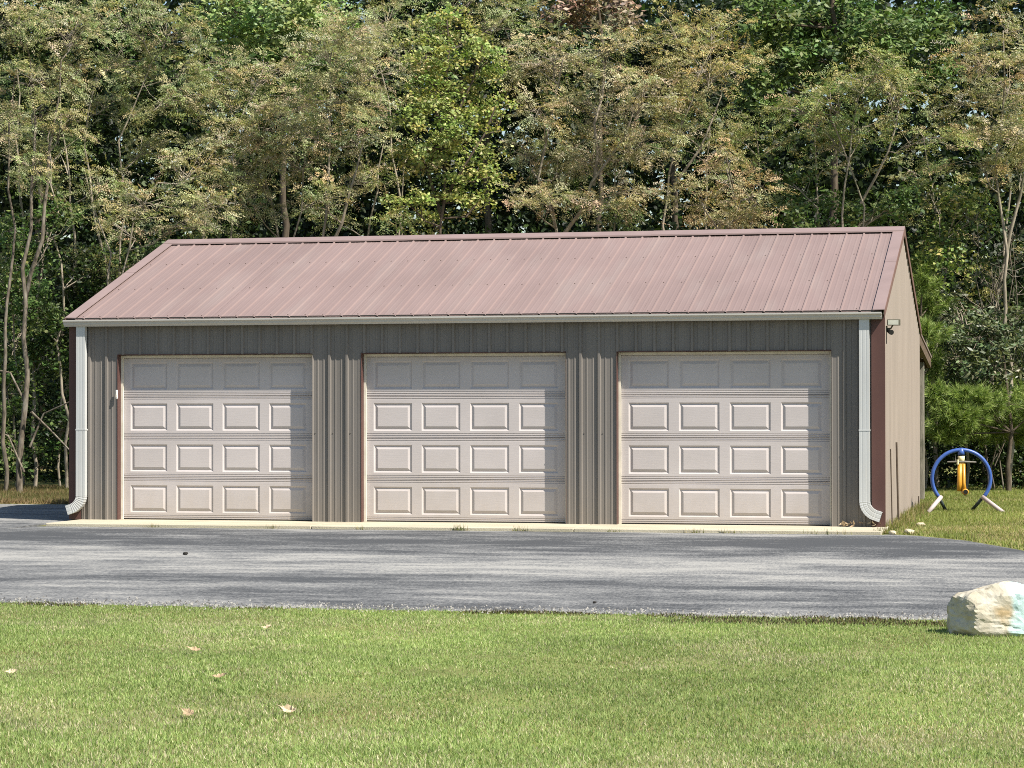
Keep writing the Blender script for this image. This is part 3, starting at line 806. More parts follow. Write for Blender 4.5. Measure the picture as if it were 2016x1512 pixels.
  [(10.77,14.15,4.82,0.38,0.38,0.38),(11.19,12.86,5.07,0.42,0.38,0.34),(11.07,13.45,4.31,0.47,0.42,0.38),(11.5,13.87,4.97,0.42,0.38,0.34),(10.75,12.66,4,0.38,0.33,0.28),(10.59,14.02,5.36,0.38,0.33,0.28)]),
'pine_a': (0.055, [[(12.02,12.4,-0.1),(12.02,12.42,1.07),(11.98,12.37,1.85),(11.93,12.45,2.47)]],
  [(11.64,12.07,1.59,0.55,0.4,0.24),(12.04,13.1,1.68,0.55,0.4,0.24),(11.14,11.7,1.37,0.51,0.37,0.24),(11.57,12.74,1.15,0.64,0.43,0.22),(12.49,12.6,1.5,0.55,0.41,0.28),(10.97,11.76,1.07,0.41,0.3,0.18),(12.22,13.14,1.06,0.46,0.33,0.2),(11.3,11.95,1.68,0.46,0.32,0.18)]),
'pine_b': (0.05, [[(10.53,12.6,-0.1),(10.53,12.62,1.95),(10.54,12.57,3.64)]],
  [(10.55,12.41,3.67,0.31,0.27,0.22),(10.63,13.23,3.31,0.35,0.28,0.2),(10.62,11.86,2.82,0.37,0.29,0.2),(10.68,13.06,2.27,0.24,0.26,0.28),(10.49,12.66,4,0.24,0.2,0.17),(10.78,12.05,1.68,0.33,0.29,0.24)]),
'twig': (0.035, [[(11.8,13.8,-0.1),(11.78,13.82,3.32),(11.68,13.77,4.68)]],
  [(11.7,13.15,4.46,0.48,0.57,0.67),(11.97,14.53,4.09,0.38,0.48,0.57),(11.43,13.37,3.67,0.48,0.48,0.48),(12.04,13.7,4.85,0.29,0.33,0.38)]),
}

# ------------------------------------------------------------------ backyard play frame
def G(x, y): return float(gz(np.array(x), np.array(y)))
toy = thing('play_frame', 'blue tubular ring play frame with hanging yellow swing on the back lawn', 'play frame', (11.52, 5.35, G(11.52, 5.35)-0.01), 0.2255)
RR, ZC = 0.415, 0.50
pts = []
for k in range(33):
    t = math.radians(-42 + (180+84)*k/32)
    pts.append((RR*1.02*math.cos(t), 0, ZC+RR*math.sin(t)))
MB().tube(pts, 0.028, 12).build('ring', 'blue', toy, smooth=True)
ex, ez = pts[0][0], pts[0][2]
for sg in (1, -1):
    MB().tube([(sg*(ex-0.015), -0.035, ez+0.012), (sg*(ex+0.225), -0.33, 0.02)], 0.031, 10).build('foot', 'pink', toy, smooth=True)
    MB().tube([(sg*(ex-0.005), 0.035, ez-0.01), (sg*(ex-0.13), 0.22, 0.02)], 0.024, 10).build('foot', 'legdark', toy, smooth=True)
    MB().tube([(sg*(ex+0.002), -0.04, ez+0.01), (sg*(ex+0.002), 0.04, ez-0.01)], 0.02, 8).build('joint', 'legdark', toy)
zt = ZC+RR
MB().tube([(0, 0, zt+0.03), (0, 0, zt-0.03), (0, 0, zt-0.07)], [0.03, 0.046, 0.05], 12).build('hanger', 'blue', toy, smooth=True)
MB().tube([(0, 0, zt-0.072), (0, 0, zt-0.095)], 0.046, 12).build('collar', 'black', toy)
sw = MB().tube([(0, 0, zt-0.09), (0.002, 0, zt-0.14), (0.005, 0, zt-0.20)], [0.052, 0.047, 0.036], 12).build('swing_neck', 'cream', toy, smooth=True)
MB().tube([(-0.20, 0.0, zt-0.175), (-0.05, -0.03, zt-0.172), (0.05, -0.03, zt-0.172), (0.215, 0.0, zt-0.18)], [0.012, 0.015, 0.015, 0.012], 8).build('handlebar', 'greybar', toy)
MB().tube([(-0.055, -0.03, zt-0.21), (-0.055, -0.03, zt-0.14)], 0.018, 8).build('grip_clamp', 'cream', toy)
MB().tube([(-0.08, 0.02, zt-0.07), (-0.082, 0.0, zt-0.17)], 0.006, 6).build('bolt', 'greybar', toy)
b1 = MB().tube([(-0.018, 0, zt-0.20), (-0.024, 0, zt-0.50), (-0.028, 0.0, zt-0.60)], [0.038, 0.038, 0.034], 12).build('swing_post', 'yellow', toy, smooth=True)
MB().tube([(0.030, -0.02, zt-0.20), (0.034, -0.02, zt-0.48), (0.038, -0.045, zt-0.57)], [0.026, 0.024, 0.030], 12).build('swing_post', 'yellow', toy, smooth=True)
MB().tube([(0.045, 0.04, zt-0.60), (0.045, -0.10, zt-0.605)], 0.044, 14).build('foot_peg', 'yellow', toy, smooth=True)
MB().tube([(0.045, -0.09, zt-0.605), (0.045, -0.103, zt-0.606)], 0.034, 14).build('peg_hole', 'black', toy)
MB().tube([(0.043, -0.05, zt-0.66), (0.045, -0.05, zt-0.63)], 0.022, 8).build('peg_nut', 'black', toy)

# ------------------------------------------------------------------ painted boulder
def boulder():
    bm = bmesh.new()
    bmesh.ops.create_icosphere(bm, subdivisions=5, radius=1)
    planes = [((-1, -0.5, 0.15), 0.93), ((-0.75, -0.25, 0.8), 1.10), ((-0.08, -1, 0.12), 0.80), ((0.0, -0.7, 0.8), 1.0), ((1, -0.3, 0.45), 1.05),
              ((-0.22, 0.1, 1), 0.97), ((-0.75, -0.5, -0.6), 0.98), ((0.0, -0.9, -0.55), 0.92), ((0, 1, .2), .9), ((-.7, .8, .2), .95), ((0.5, -0.2, 0.85), 0.93), ((-0.35, -0.75, 0.6), 0.98), ((0.45, -0.9, 0.1), 0.95), ((-0.5, -0.1, 1), 1.06)]
    P = [(Vector(n_).normalized(), d_) for n_, d_ in planes]
    from mathutils import noise
    for v in bm.verts:
        q = v.co.normalized()
        r = 1.0/(abs(q.x)**3.6+abs(q.y)**3.6+abs(q.z)**3.6)**(1/3.6)
        for n_, d_ in P:
            c = q.dot(n_)
            if c > 0.05: r = min(r, d_/c)
        n1 = noise.fractal(q*1.7, 0.9, 2.0, 4)
        n2 = noise.fractal(q*6+Vector((3, 1, 2)), 0.8, 2.1, 5)
        n3 = abs(noise.noise(q*4.2+Vector((7, 0, 1))))
        crack = max(0.0, 0.09-abs(q.z+0.28+0.35*q.x-0.12*n1))*(1 if q.y < 0.3 else 0)
        r = r*(1+0.05*n1+0.020*n2)-0.012*(1-n3)**8-crack*0.30
        v.co = q*r
    for v in bm.verts:
        v.co.x *= 0.42; v.co.y *= 0.30; v.co.z *= 0.235
        if v.co.z < -0.15: v.co.z = -0.15+(v.co.z+0.15)*0.3
        # a raised shoulder towards the right third, as a broken block has
        v.co.z += 0.03*math.exp(-((v.co.x+0.02)/0.16)**2)*max(0, v.co.z/0.2)
    me = bpy.data.meshes.new('stone')
    bm.to_mesh(me); bm.free()
    return me
def rock_mat():
    m = bpy.data.materials.new('painted_limestone')
    m.use_nodes = True
    n, l = m.node_tree.nodes, m.node_tree.links
    b = n['Principled BSDF']; b.inputs['Roughness'].default_value = 0.9; b.inputs['Specular IOR Level'].default_value = .2
    tc = n.new('ShaderNodeTexCoord')
    def noise_(s, d=6, off=0):
        mp = n.new('ShaderNodeMapping'); mp.inputs['Location'].default_value = (off, off, 0)
        l.new(tc.outputs['Object'], mp.inputs[0])
        t = n.new('ShaderNodeTexNoise'); t.inputs['Scale'].default_value = s; t.inputs['Detail'].default_value = d
        l.new(mp.outputs[0], t.inputs[0]); return t.outputs['Fac']
    def mixc(f, a, c):
        x = n.new('ShaderNodeMix'); x.data_type = 'RGBA'; l.new(f, x.inputs[0])
        for v, s in ((a, x.inputs[6]), (c, x.inputs[7])):
            if isinstance(v, tuple): s.default_value = (*v, 1)
            else: l.new(v, s)
        return x.outputs[2]
    def mr(f, a, c):
        r = n.new('ShaderNodeMapRange'); r.inputs[1].default_value = a; r.inputs[2].default_value = c; l.new(f, r.inputs[0]); return r.outputs[0]
    def mth(op, a, c):
        x = n.new('ShaderNodeMath'); x.operation = op
        for i, v in enumerate((a, c)):
            if isinstance(v, (int, float)): x.inputs[i].default_value = v
            else: l.new(v, x.inputs[i])
        return x.outputs[0]
    sp = n.new('ShaderNodeSeparateXYZ'); l.new(tc.outputs['Object'], sp.inputs[0])
    base = mixc(mr(noise_(9), 0.35, 0.65), (0.40, 0.36, 0.27), (0.50, 0.465, 0.385))
    base = mixc(mr(noise_(5, 6, 3), 0.55, 0.7), base, (0.33, 0.25, 0.14))
    base = mixc(mr(noise_(14, 8, 6), 0.6, 0.75), base, (0.16, 0.14, 0.105))
    edge = mth('ADD', sp.outputs[0], mth('MULTIPLY', mth('SUBTRACT', noise_(8, 5, 1), 0.5), 0.16))
    blue = mth('MULTIPLY', mr(edge, -0.03, 0.01), mr(mth('ADD', sp.outputs[2], mth('MULTIPLY', noise_(12), .1)), -0.13, -0.06))
    base = mixc(mth('MULTIPLY', blue, 0.85), base, (0.40, 0.56, 0.56))
    org = mth('MULTIPLY', mr(edge, 0.11, 0.15), mr(sp.outputs[2], -0.03, -0.09))
    base = mixc(mth('MULTIPLY', org, 0.7), base, (0.55, 0.22, 0.08))
    l.new(base, b.inputs['Base Color'])
    bp = n.new('ShaderNodeBump'); bp.inputs['Strength'].default_value = 0.5; bp.inputs['Distance'].default_value = 0.012
    l.new(noise_(28, 8), bp.inputs['Height']); l.new(bp.outputs[0], b.inputs['Normal'])
    return m
MT['rock'] = rock_mat()
ro = thing('boulder', 'cream limestone boulder with turquoise paint at the lawn edge', 'boulder', (12.62, -12.42, G(12.62, -12.42)-0.01), 0.2255)
mesh_obj('stone', boulder(), 'rock', ro, (0, 0, 0.12), smooth=False)

# ------------------------------------------------------------------ leaves and small bits on the ground
def leaf_mesh(seed, size=0.06, curl=0.35):
    r = random.Random(seed)
    n = 14
    mid = [(0, 0, 0)]
    v, f = [], []
    for i in range(n+1):
        t = i/n
        lob = 0.55+0.45*abs(math.sin(t*math.pi*3.5+0.4))
        w = size*0.55*math.sin(math.pi*min(1, t*0.95+0.03))*lob*r.uniform(0.8, 1.15)
        y = (t-0.5)*2*size
        z0 = size*curl*(t-0.5)**2*2
        c = r.uniform(0.5, 1.0)*curl
        v += [(-w, y+r.uniform(-.1, .1)*size*0.3, z0+w*c), (0, y, z0), (w, y+r.uniform(-.1, .1)*size*0.3, z0+w*c*r.uniform(.2, 1.4))]
    for i in range(n):
        a = i*3
        f += [(a, a+1, a+4, a+3), (a+1, a+2, a+5, a+4)]
    k = len(v)
    v += [(0.002, size, size*curl*.5), (-0.002, size, size*curl*.5), (0, size*1.5, size*curl*.8)]
    f.append((k, k+1, k+2))
    me = pymesh('blade', v, f)
    return me
LV = [(8.952, -17.974, 0.055, 'leafpale', 1.1, 0.5, 'largest pale dry leaf standing up on the near lawn'),
      (7.244, -13.268, 0.055, 'leafpale', 1.2, 0.2, 'pale dry leaf on the lawn closest to the asphalt edge'),
      (7.340, -15.100, 0.05, 'leafdry', 1.7, 0.15, 'dull brown dry leaf sunk in the middle of the lawn'),
      (8.087, -16.653, 0.05, 'leafdry', 1.5, 0.25, 'tan dry leaf lying flat between the two nearest rows of leaves'),
      (8.446, -18.153, 0.055, 'leafdry', 0.9, 0.35, 'curled brown dry leaf beside the largest pale one'),
      (6.654, -16.475, 0.04, 'leafpale', 1.9, 0.4, 'small pale dry leaf at the far left of the lawn')]
for i, (x, y, s, m, a, tl, lb) in enumerate(LV):
    o = thing('fallen_leaf', lb, 'leaf', (x, y, G(x, y)+0.032), a, 'dry leaves on the lawn')
    b_ = mesh_obj('leaf_blade', leaf_mesh(i+3, s*0.95, 0.7), m, o)
    b_.rotation_euler = (0.2*(-1)**i, -0.35-tl, 0)
bits = [(3.83, -5.9, 0.03, 'darkbit', 'dark walnut husk on the asphalt before the first door'),
        (9.2, -10.6, 0.018, 'darkbit', 'small dark husk on the asphalt near the lawn edge'),
        (10.98, -1.03, 0.05, 'pebble', 'flat pale stone beside the end of the concrete apron'),
        (11.17, -0.9, 0.065, 'pebble', 'rounded pale stone in the grass by the garage corner'),
        (11.2, 0.9, 0.06, 'pebble', 'pale stone half hidden in grass along the gable wall')]
for i, (x, y, s, m, lb) in enumerate(bits):
    bm = bmesh.new(); bmesh.ops.create_icosphere(bm, subdivisions=2, radius=s)
    r = random.Random(i)
    for v in bm.verts:
        v.co *= r.uniform(0.82, 1.12); v.co.z *= 0.6
    me = bpy.data.meshes.new('pebble'); bm.to_mesh(me); bm.free()
    o = mesh_obj('stone' if m == 'pebble' else 'walnut_husk', me, m, None, (x, y, G(x, y)+(0.022+s*0.5 if y < -1.1 and x < 10.9 else s*0.45)))
    tag(o, lb, 'stone' if m == 'pebble' else 'husk')

# ------------------------------------------------------------------ leaf and blade geometry
def unit(a):
    return a/np.maximum(np.linalg.norm(a, axis=1, keepdims=True), 1e-9)
def rand_dir(n):
    return unit(rng.normal(size=(n, 3)))
def diamonds(c, axis, nrm_, ln, wd):
    b = unit(np.cross(nrm_, axis))
    a = axis*ln[:, None]*0.5; w = b*wd[:, None]*0.5
    V = np.stack([c-a, c+w-a*0.1, c+a, c-w-a*0.1], 1)
    return V.reshape(-1, 3)

def grass(name, label, x0, x1, y0, y1, dens, hgt, wid, keep=None, dry=0.25, lean=0.5, palette=None):
    n = int((x1-x0)*(y1-y0)*dens)
    x = rng.uniform(x0, x1, n); y = rng.uniform(y0, y1, n)
    if keep is not None:
        k = keep(x, y); x, y = x[k], y[k]
    n = len(x)
    z = gz(x, y)
    patch = vnoise(x, y, 0.55, 31)*0.6+vnoise(x, y, 2.3, 32)*0.4
    h = hgt*rng.uniform(0.55, 1.25, n)*(0.75+0.5*vnoise(x, y, 1.1, 33))
    az = rng.uniform(0, 2*np.pi, n); ln = rng.uniform(0.1, 1.0, n)*lean
    tip = np.stack([x+np.cos(az)*h*ln*1.4, y+np.sin(az)*h*ln*1.4, z+h*np.sqrt(np.maximum(0.15, 1-ln**2))], 1)
    p = az+rng.uniform(0.6, 2.5, n)
    w = wid*rng.uniform(0.6, 1.3, n)
    dx, dy = np.cos(p)*w*0.5, np.sin(p)*w*0.5
    A = np.stack([x-dx, y-dy, z-0.004], 1); B = np.stack([x+dx, y+dy, z-0.004], 1)
    V = np.stack([A, B, tip], 1).reshape(-1, 3)
    g1, g2, t1 = palette or ((0.145, 0.222, 0.058), (0.375, 0.458, 0.172), (0.54, 0.50, 0.32))
    m_ = rng.uniform(0, 1, n)
    c = np.array(g1)[None]*(1-m_[:, None])+np.array(g2)[None]*m_[:, None]
    isdry = rng.uniform(0, 1, n) < dry*(0.3+4.5*np.clip(patch-0.52, 0, 1))
    c[isdry] = np.array(t1)[None]*rng.uniform(0.55, 1.15, (isdry.sum(), 1))
    c *= (0.74+0.32*vnoise(x, y, 0.8, 35)+0.24*vnoise(x, y, 5.0, 36))[:, None]
    o = soup(name, V, 3, c, 'blade')
    tag(o, label, 'grass', None, 'stuff')
    return o
on_dens = 6000
def on_lawn(x, y):
    return (y < near_edge(x)-0.10+0.22*rng.uniform(0, 1, len(x))**3) & ((x > 8.1+(-20.5-y)*0.46-0.6) | (rng.uniform(0, 1, len(x)) < 0.3)) & ((x < 13.6) | (rng.uniform(0, 1, len(x)) < 0.3))
grass('lawn_grass', 'mown green lawn with tan patches in front of the driveway', 2.4, 16.5, -21.5, -11.0, on_dens, 0.024, 0.0085, on_lawn, 0.30, 0.95)
def right_lawn(x, y):
    return (y > far_edge(x)+0.04+0.12*rng.uniform(0, 1, len(x))) & ~((x < L+0.05) & (y < D+0.1)) & ~((x < 10.9) & (y < 0.1))
grass('back_lawn_grass', 'shaggy yellow green grass beside and behind the garage', 10.3, 15.5, -6, 15.5, 2200, 0.05, 0.014, right_lawn, 0.40, 0.8,
      ((0.15, 0.20, 0.045), (0.29, 0.32, 0.10), (0.42, 0.36, 0.18)))
def left_strip(x, y):
    return (y > 5.6+0.1*rng.uniform(0, 1, len(x))) & (x < -0.3)
grass('verge_weeds', 'dry tan weeds along the far edge of the asphalt', -9, -0.3, 5.4, 12, 1300, 0.10, 0.014, left_strip, 1.1, 0.7,
      ((0.10, 0.11, 0.035), (0.18, 0.18, 0.07), (0.25, 0.18, 0.095)))
# tufts along the apron joint, the wall foot and the ragged asphalt edge
def tufts(name, label, spots, n, h, w, pal):
    xs_, ys_, hs_ = [], [], []
    for (x, y, s, k) in spots:
        q = int(n*k)
        xs_.append(rng.normal(x, s, q)); ys_.append(rng.normal(y, s*0.45, q)); hs_.append(np.full(q, h*k**0.3))
    x, y, hh = np.concatenate(xs_), np.concatenate(ys_), np.concatenate(hs_)
    z = gz(x, y)+0.004
    m_ = len(x)
    hh = hh*rng.uniform(0.4, 1.2, m_)
    az = rng.uniform(0, 2*np.pi, m_); ln = rng.uniform(0.1, 1, m_)*0.8
    tip = np.stack([x+np.cos(az)*hh*ln, y+np.sin(az)*hh*ln, z+hh*np.sqrt(1-ln**2*.8)], 1)
    p = az+1.5; ww = w*rng.uniform(.5, 1.3, m_)
    A = np.stack([x-np.cos(p)*ww, y-np.sin(p)*ww, z], 1); B = np.stack([x+np.cos(p)*ww, y+np.sin(p)*ww, z], 1)
    c = np.array(pal)[rng.integers(0, len(pal), m_)]*rng.uniform(.7, 1.2, (m_, 1))
    o = soup(name, np.stack([A, B, tip], 1).reshape(-1, 3), 3, c, 'blade')
    tag(o, label, 'weeds', None, 'stuff')
sp = [(5.65, -1.15, .05, 1.2), (6.45, -1.15, .06, .9), (3.2, -1.16, .04, .5), (1.6, -1.16, .04, .4), (7.6, -1.16, .05, .4), (8.6, -1.16, .08, .7), (9.0, -1.16, .06, .6), (10.2, -1.15, .15, .8), (4.4, -1.16, .03, .3),
      (10.88, -1.0, .06, 1.6), (10.86, -0.6, .05, 1.2), (10.95, -.3, .06, 1.2)]
tufts('joint_weeds', 'thin weeds growing along the front edge of the apron', sp, 50, 0.085, 0.004, [(0.14, 0.15, 0.04), (0.3, 0.25, 0.12), (0.10, 0.13, 0.03)])
sp = [(L+0.09+0.05*random.random(), y, 0.07, random.uniform(.5, 1.3)) for y in np.arange(0.0, 7.2, 0.14)]
tufts('wall_weeds', 'uncut grass along the foot of the gable wall', sp, 46, 0.13, 0.006, [(0.14, 0.17, 0.04), (0.27, 0.24, 0.10), (0.17, 0.19, 0.05), (0.33, 0.27, 0.14)])
r = np.random.default_rng(4)
sp = []
for x in r.uniform(3, 14.5, 420):
    k = float(vnoise(np.array(x), np.array(0.0), 0.9, 41))*0.7+float(vnoise(np.array(x), np.array(0.0), 3.1, 42))*0.3
    if k > 0.57: sp.append((x, -11.36+r.uniform(-.14, .08), .07, r.uniform(.2, 1.0)*(k-0.3)*1.6))
sp += [(x, -11.62+r.uniform(-.35, .10), .18, r.uniform(.4, 1.0)) for x in r.uniform(10.2, 12.4, 60)]
tufts('edge_thatch', 'brown thatch and dead grass along the broken asphalt edge', sp, 80, 0.032, 0.007, [(0.06, 0.05, 0.03), (0.12, 0.09, 0.05), (0.20, 0.15, 0.08), (0.10, 0.13, 0.035), (0.03, 0.026, 0.02)])
# gravel crumbs along the near edge of the asphalt
m_ = 3200
x = rng.uniform(2, 16, m_); y = near_edge(x)+rng.normal(0.05, 0.17, m_); s = rng.uniform(0.004, 0.012, m_)
z = np.interp(y, [-200, -40, -11.2, -1.2], [-0.3, -0.22, -0.20, -0.055])+0.012+s*0.6
off = np.array([(1, 0, -.5), (-.5, .87, -.5), (-.5, -.87, -.5), (0, 0, .8)])
P4 = np.stack([x, y, z], 1)[:, None, :]+off[None]*s[:, None, None]*rng.uniform(.7, 1.3, (m_, 4, 1))
tri = P4[:, [0, 1, 3, 1, 2, 3, 2, 0, 3], :].reshape(-1, 3)
cc = np.repeat(np.where(rng.uniform(0, 1, (m_, 1)) < 0.35, np.array([[0.06, 0.058, 0.055]]), np.array([[0.27, 0.26, 0.235]])*rng.uniform(.5, 1.2, (m_, 1))), 3, 0)
o = soup('edge_gravel', tri, 3, cc, mat('gravel_crumb', (0.2, 0.2, 0.18), 0.9))
o.data.materials.clear()
gm = bpy.data.materials.new('gravel'); gm.use_nodes = True
a_ = gm.node_tree.nodes.new('ShaderNodeAttribute'); a_.attribute_name = 'tint'
gm.node_tree.links.new(a_.outputs['Color'], gm.node_tree.nodes['Principled BSDF'].inputs['Base Color'])
gm.node_tree.nodes['Principled BSDF'].inputs['Roughness'].default_value = 0.9
o.data.materials.append(gm)
tag(o, 'loose gravel crumbs along the near asphalt edge', 'gravel', None, 'stuff')
# drift of dry leaves behind the downspout
lit = thing('leaf_drift', 'small drift of dry leaves behind the right downspout', 'leaves', (10.4, -0.08, -0.01))
for i in range(16):
    b_ = mesh_obj('dry_leaf', leaf_mesh(60+i % 4, 0.032, 0.9), 'leafdry' if i % 3 else 'leafpale', lit, (random.uniform(-.12, .32), random.uniform(-.06, .03), random.uniform(0.01, 0.05)))
    b_.rotation_euler = (random.uniform(-.9, .9), random.uniform(-.9, .9), random.uniform(0, 6.28))

# ------------------------------------------------------------------ trees
class Wood:
    """trunk, limbs and twigs of one tree"""
    def __init__(s): s.mb = MB()
    def limb(s, pts, r0, r1, n=6, wob=0.03):
        P = [Vector(p) for p in pts]
        out = []
        for a, b in zip(P, P[1:]):
            k = max(1, int((b-a).length/0.45))
            for i in range(k):
                q = a.lerp(b, i/k)
                if out: q = q+Vector((random.gauss(0, wob), random.gauss(0, wob), random.gauss(0, wob*.5)))
                out.append(q)
        out.append(P[-1])
        m_ = len(out)-1
        s.mb.tube(out, [r0+(r1-r0)*(i/m_)**0.9 for i in range(m_+1)], n, caps=False)
        return out

STY = {  # leaf length, width, sprays per cubic size, leaves per spray, spray radius, flatness
    'locust': dict(ln=0.046, wd=0.019, per=112, lps=112, sr=0.32, flat=0.22, droop=-0.12, frond=14),
    'maple': dict(ln=0.068, wd=0.046, per=120, lps=58, sr=0.24, flat=0.5, droop=-0.2),
    'oak': dict(ln=0.14, wd=0.065, per=95, lps=36, sr=0.30, flat=0.7, droop=-0.4),
    'shrub': dict(ln=0.10, wd=0.055, per=150, lps=26, sr=0.24, flat=0.7, droop=-0.2),
    'laurel': dict(ln=0.12, wd=0.045, per=150, lps=26, sr=0.22, flat=0.8, droop=0.1),
}
def pick(cols, n, spread=0.22):
    cols = np.array(cols)
    c = cols[rng.integers(0, len(cols), n)]
    return c*rng.uniform(1-spread, 1+spread, (n, 1))

def crown_leaves(lobes, st, cols, dens=1.0):
    VV, CC, SPR = [], [], []
    for (cx, cy, cz, rx, ry, rz) in lobes:
        area = 4*math.pi*((rx*ry)**1.6/3+(rx*rz)**1.6/3+(ry*rz)**1.6/3)**(1/1.6)
        ns = max(8, int(area*st['per']/14*dens))
        q = rand_dir(ns)*(rng.uniform(0.25, 1.0, (ns, 1))**0.45)
        # uneven outline: pull some sectors in
        q *= (0.72+0.5*rng.uniform(0, 1, (ns, 1)))
        c = np.array([cx, cy, cz])+q*np.array([rx, ry, rz])
        out = unit(q*np.array([1, 1, 0.5])+rng.normal(0, 0.35, (ns, 3)))
        out[:, 2] = out[:, 2]*0.55+st['droop']*rng.uniform(0, 1, ns)
        out = unit(out)
        hue = rng.uniform(0.82, 1.18, (ns, 3))**np.array([1, 0.6, 1])
        SPR.append((np.array([cx, cy, cz]), c))
        k = st['lps']
        ci = np.repeat(np.arange(ns), k)
        n = len(ci)
        o = out[ci]
        side = unit(np.cross(o, np.array([0, 0, 1.0])[None]+rng.normal(0, 0.15, (n, 3))))
        upv = unit(np.cross(side, o))
        rad = st['sr']*(0.7+0.6*rng.uniform(0, 1, ns))[ci]
        if 'frond' in st:
            fl = st['frond']                      # leaflets of one feathery frond lie in rows along its stalk
            nf = n//fl
            f0 = np.arange(nf)*fl
            fo = unit(o[f0]+side[f0]*rng.normal(0, 0.75, (nf, 1))+upv[f0]*rng.normal(0.05, 0.35, (nf, 1)))
            fs = c[ci[f0]]+o[f0]*(rng.uniform(-0.8, 0.5, nf)*rad[f0])[:, None]+side[f0]*(rng.normal(0, 0.35, nf)*rad[f0])[:, None]+upv[f0]*(rng.normal(0, 0.3*st['flat'], nf)*rad[f0])[:, None]
            fn = unit(upv[f0]*0.4+np.array([0.32, -0.32, 0.35])+rng.normal(0, 0.45, (nf, 3)))
            fi = np.repeat(np.arange(nf), fl); k2 = np.tile(np.arange(fl), nf)
            n = len(fi); ci = ci[:n]
            d_ = fo[fi]; sd = unit(np.cross(fn[fi], d_)); nn = unit(np.cross(d_, sd))
            t_ = (k2//2)/(fl/2.0); sg_ = np.where(k2 % 2 == 0, 1.0, -1.0)
            fr = (rng.uniform(0.16, 0.30, nf))[fi]
            p = fs[fi]+d_*(t_*fr)[:, None]+sd*(sg_*st['ln']*0.42)[:, None]
            p[:, 2] -= 0.25*fr*t_*t_
            p += rng.normal(0, 0.006, (n, 3))
            ax = unit(sd*sg_[:, None]+d_*0.45+rng.normal(0, 0.18, (n, 3)))
            nm = unit(nn+rng.normal(0, 0.28, (n, 3)))
            nm = unit(nm-ax*np.sum(nm*ax, 1, keepdims=True))
        else:
            u = rng.uniform(-0.9, 1.0, n); w = rng.normal(0, 0.42, n); t = rng.normal(0, 0.33*st['flat'], n)
            p = c[ci]+o*(u*rad)[:, None]+side*(w*rad*0.9)[:, None]+upv*((t-0.12*w*w)*rad)[:, None]
            ax = unit(o*rng.uniform(-0.2, 0.8, (n, 1))+side*(np.sign(w)*rng.uniform(0.3, 1.0, n))[:, None]+rng.normal(0, 0.35, (n, 3)))
            nm = unit(upv*0.5+o*0.3+np.array([0.28, -0.32, 0.25])+rng.normal(0, 0.5, (n, 3)))
            nm = unit(nm-ax*np.sum(nm*ax, 1, keepdims=True))
        s = rng.uniform(0.6, 1.25, n)
        VV.append(diamonds(p, ax, nm, st['ln']*s, st['wd']*s))
        tint = pick(cols, n)*hue[ci]
        if 'frond' in st:
            tint = (pick(cols, nf, 0.3)*hue[ci[f0]])[fi]*rng.uniform(0.85, 1.15, (n, 1))
        CC.append(tint)
    return np.concatenate(VV), np.concatenate(CC), SPR

def make_tree(key, name, label, cat, style, cols, bark='bark', mat_='leaf', dens=1.0, group=None, twigs=0.5):
    r0, stems, lobes = TREE[key]
    r0 *= 0.42 if key == 'locust_a' else 0.62
    b0 = Vector(stems[0][0]); b0.z = G(b0.x, b0.y)-0.05
    root = thing(name, label, cat, tuple(b0), 0, group)
    W = Wood()
    paths = []
    for i, s in enumerate(stems):
        s = list(s)
        ra = r0 if i == 0 else (r0*0.7 if (Vector(s[-1])-Vector(s[0])).length > 1.4 else 0.022)
        top = Vector(s[-1])
        out = W.limb(s, ra, max(0.012, ra*0.25), 8, 0.035)
        paths += [(p, ra*(1-0.7*j/len(out))) for j, p in enumerate(out)]
    V, C, SPR = crown_leaves(lobes, STY[style], cols, dens)
    for cen, sprs in SPR:
        c = Vector(cen)
        best = min(paths, key=lambda q: (q[0]-c).length+max(0, q[0].z-c.z+0.25)*2.5)
        a = best[0]
        mid = a.lerp(c, 0.5)+Vector((random.gauss(0, .08), random.gauss(0, .08), -0.05+random.gauss(0, .06)))
        rr = min(best[1]*0.6, 0.035)
        W.limb([a, mid, c], max(rr, 0.012), 0.008, 5, 0.03)
        for k, q in enumerate(sprs):
            if random.random() < twigs:
                t = random.uniform(0.45, 1.0)
                st_ = (a.lerp(mid, t*2-0.0) if t < .5 else mid.lerp(c, t*2-1))
                e = Vector(q)
                m2 = st_.lerp(e, 0.55)+Vector((random.gauss(0, .05), random.gauss(0, .05), random.gauss(0.02, .05)))
                W.mb.tube([st_, m2, e], [0.009, 0.006, 0.003], 3, caps=False)
    W.mb.v = [tuple(Vector(v)-b0) for v in W.mb.v]
    tr = W.mb.mesh('trunk')
    mesh_obj('trunk', tr, bark, root, smooth=True)
    cr = soup('crown', V-np.array(b0), 4, C, mat_, root)
    return root

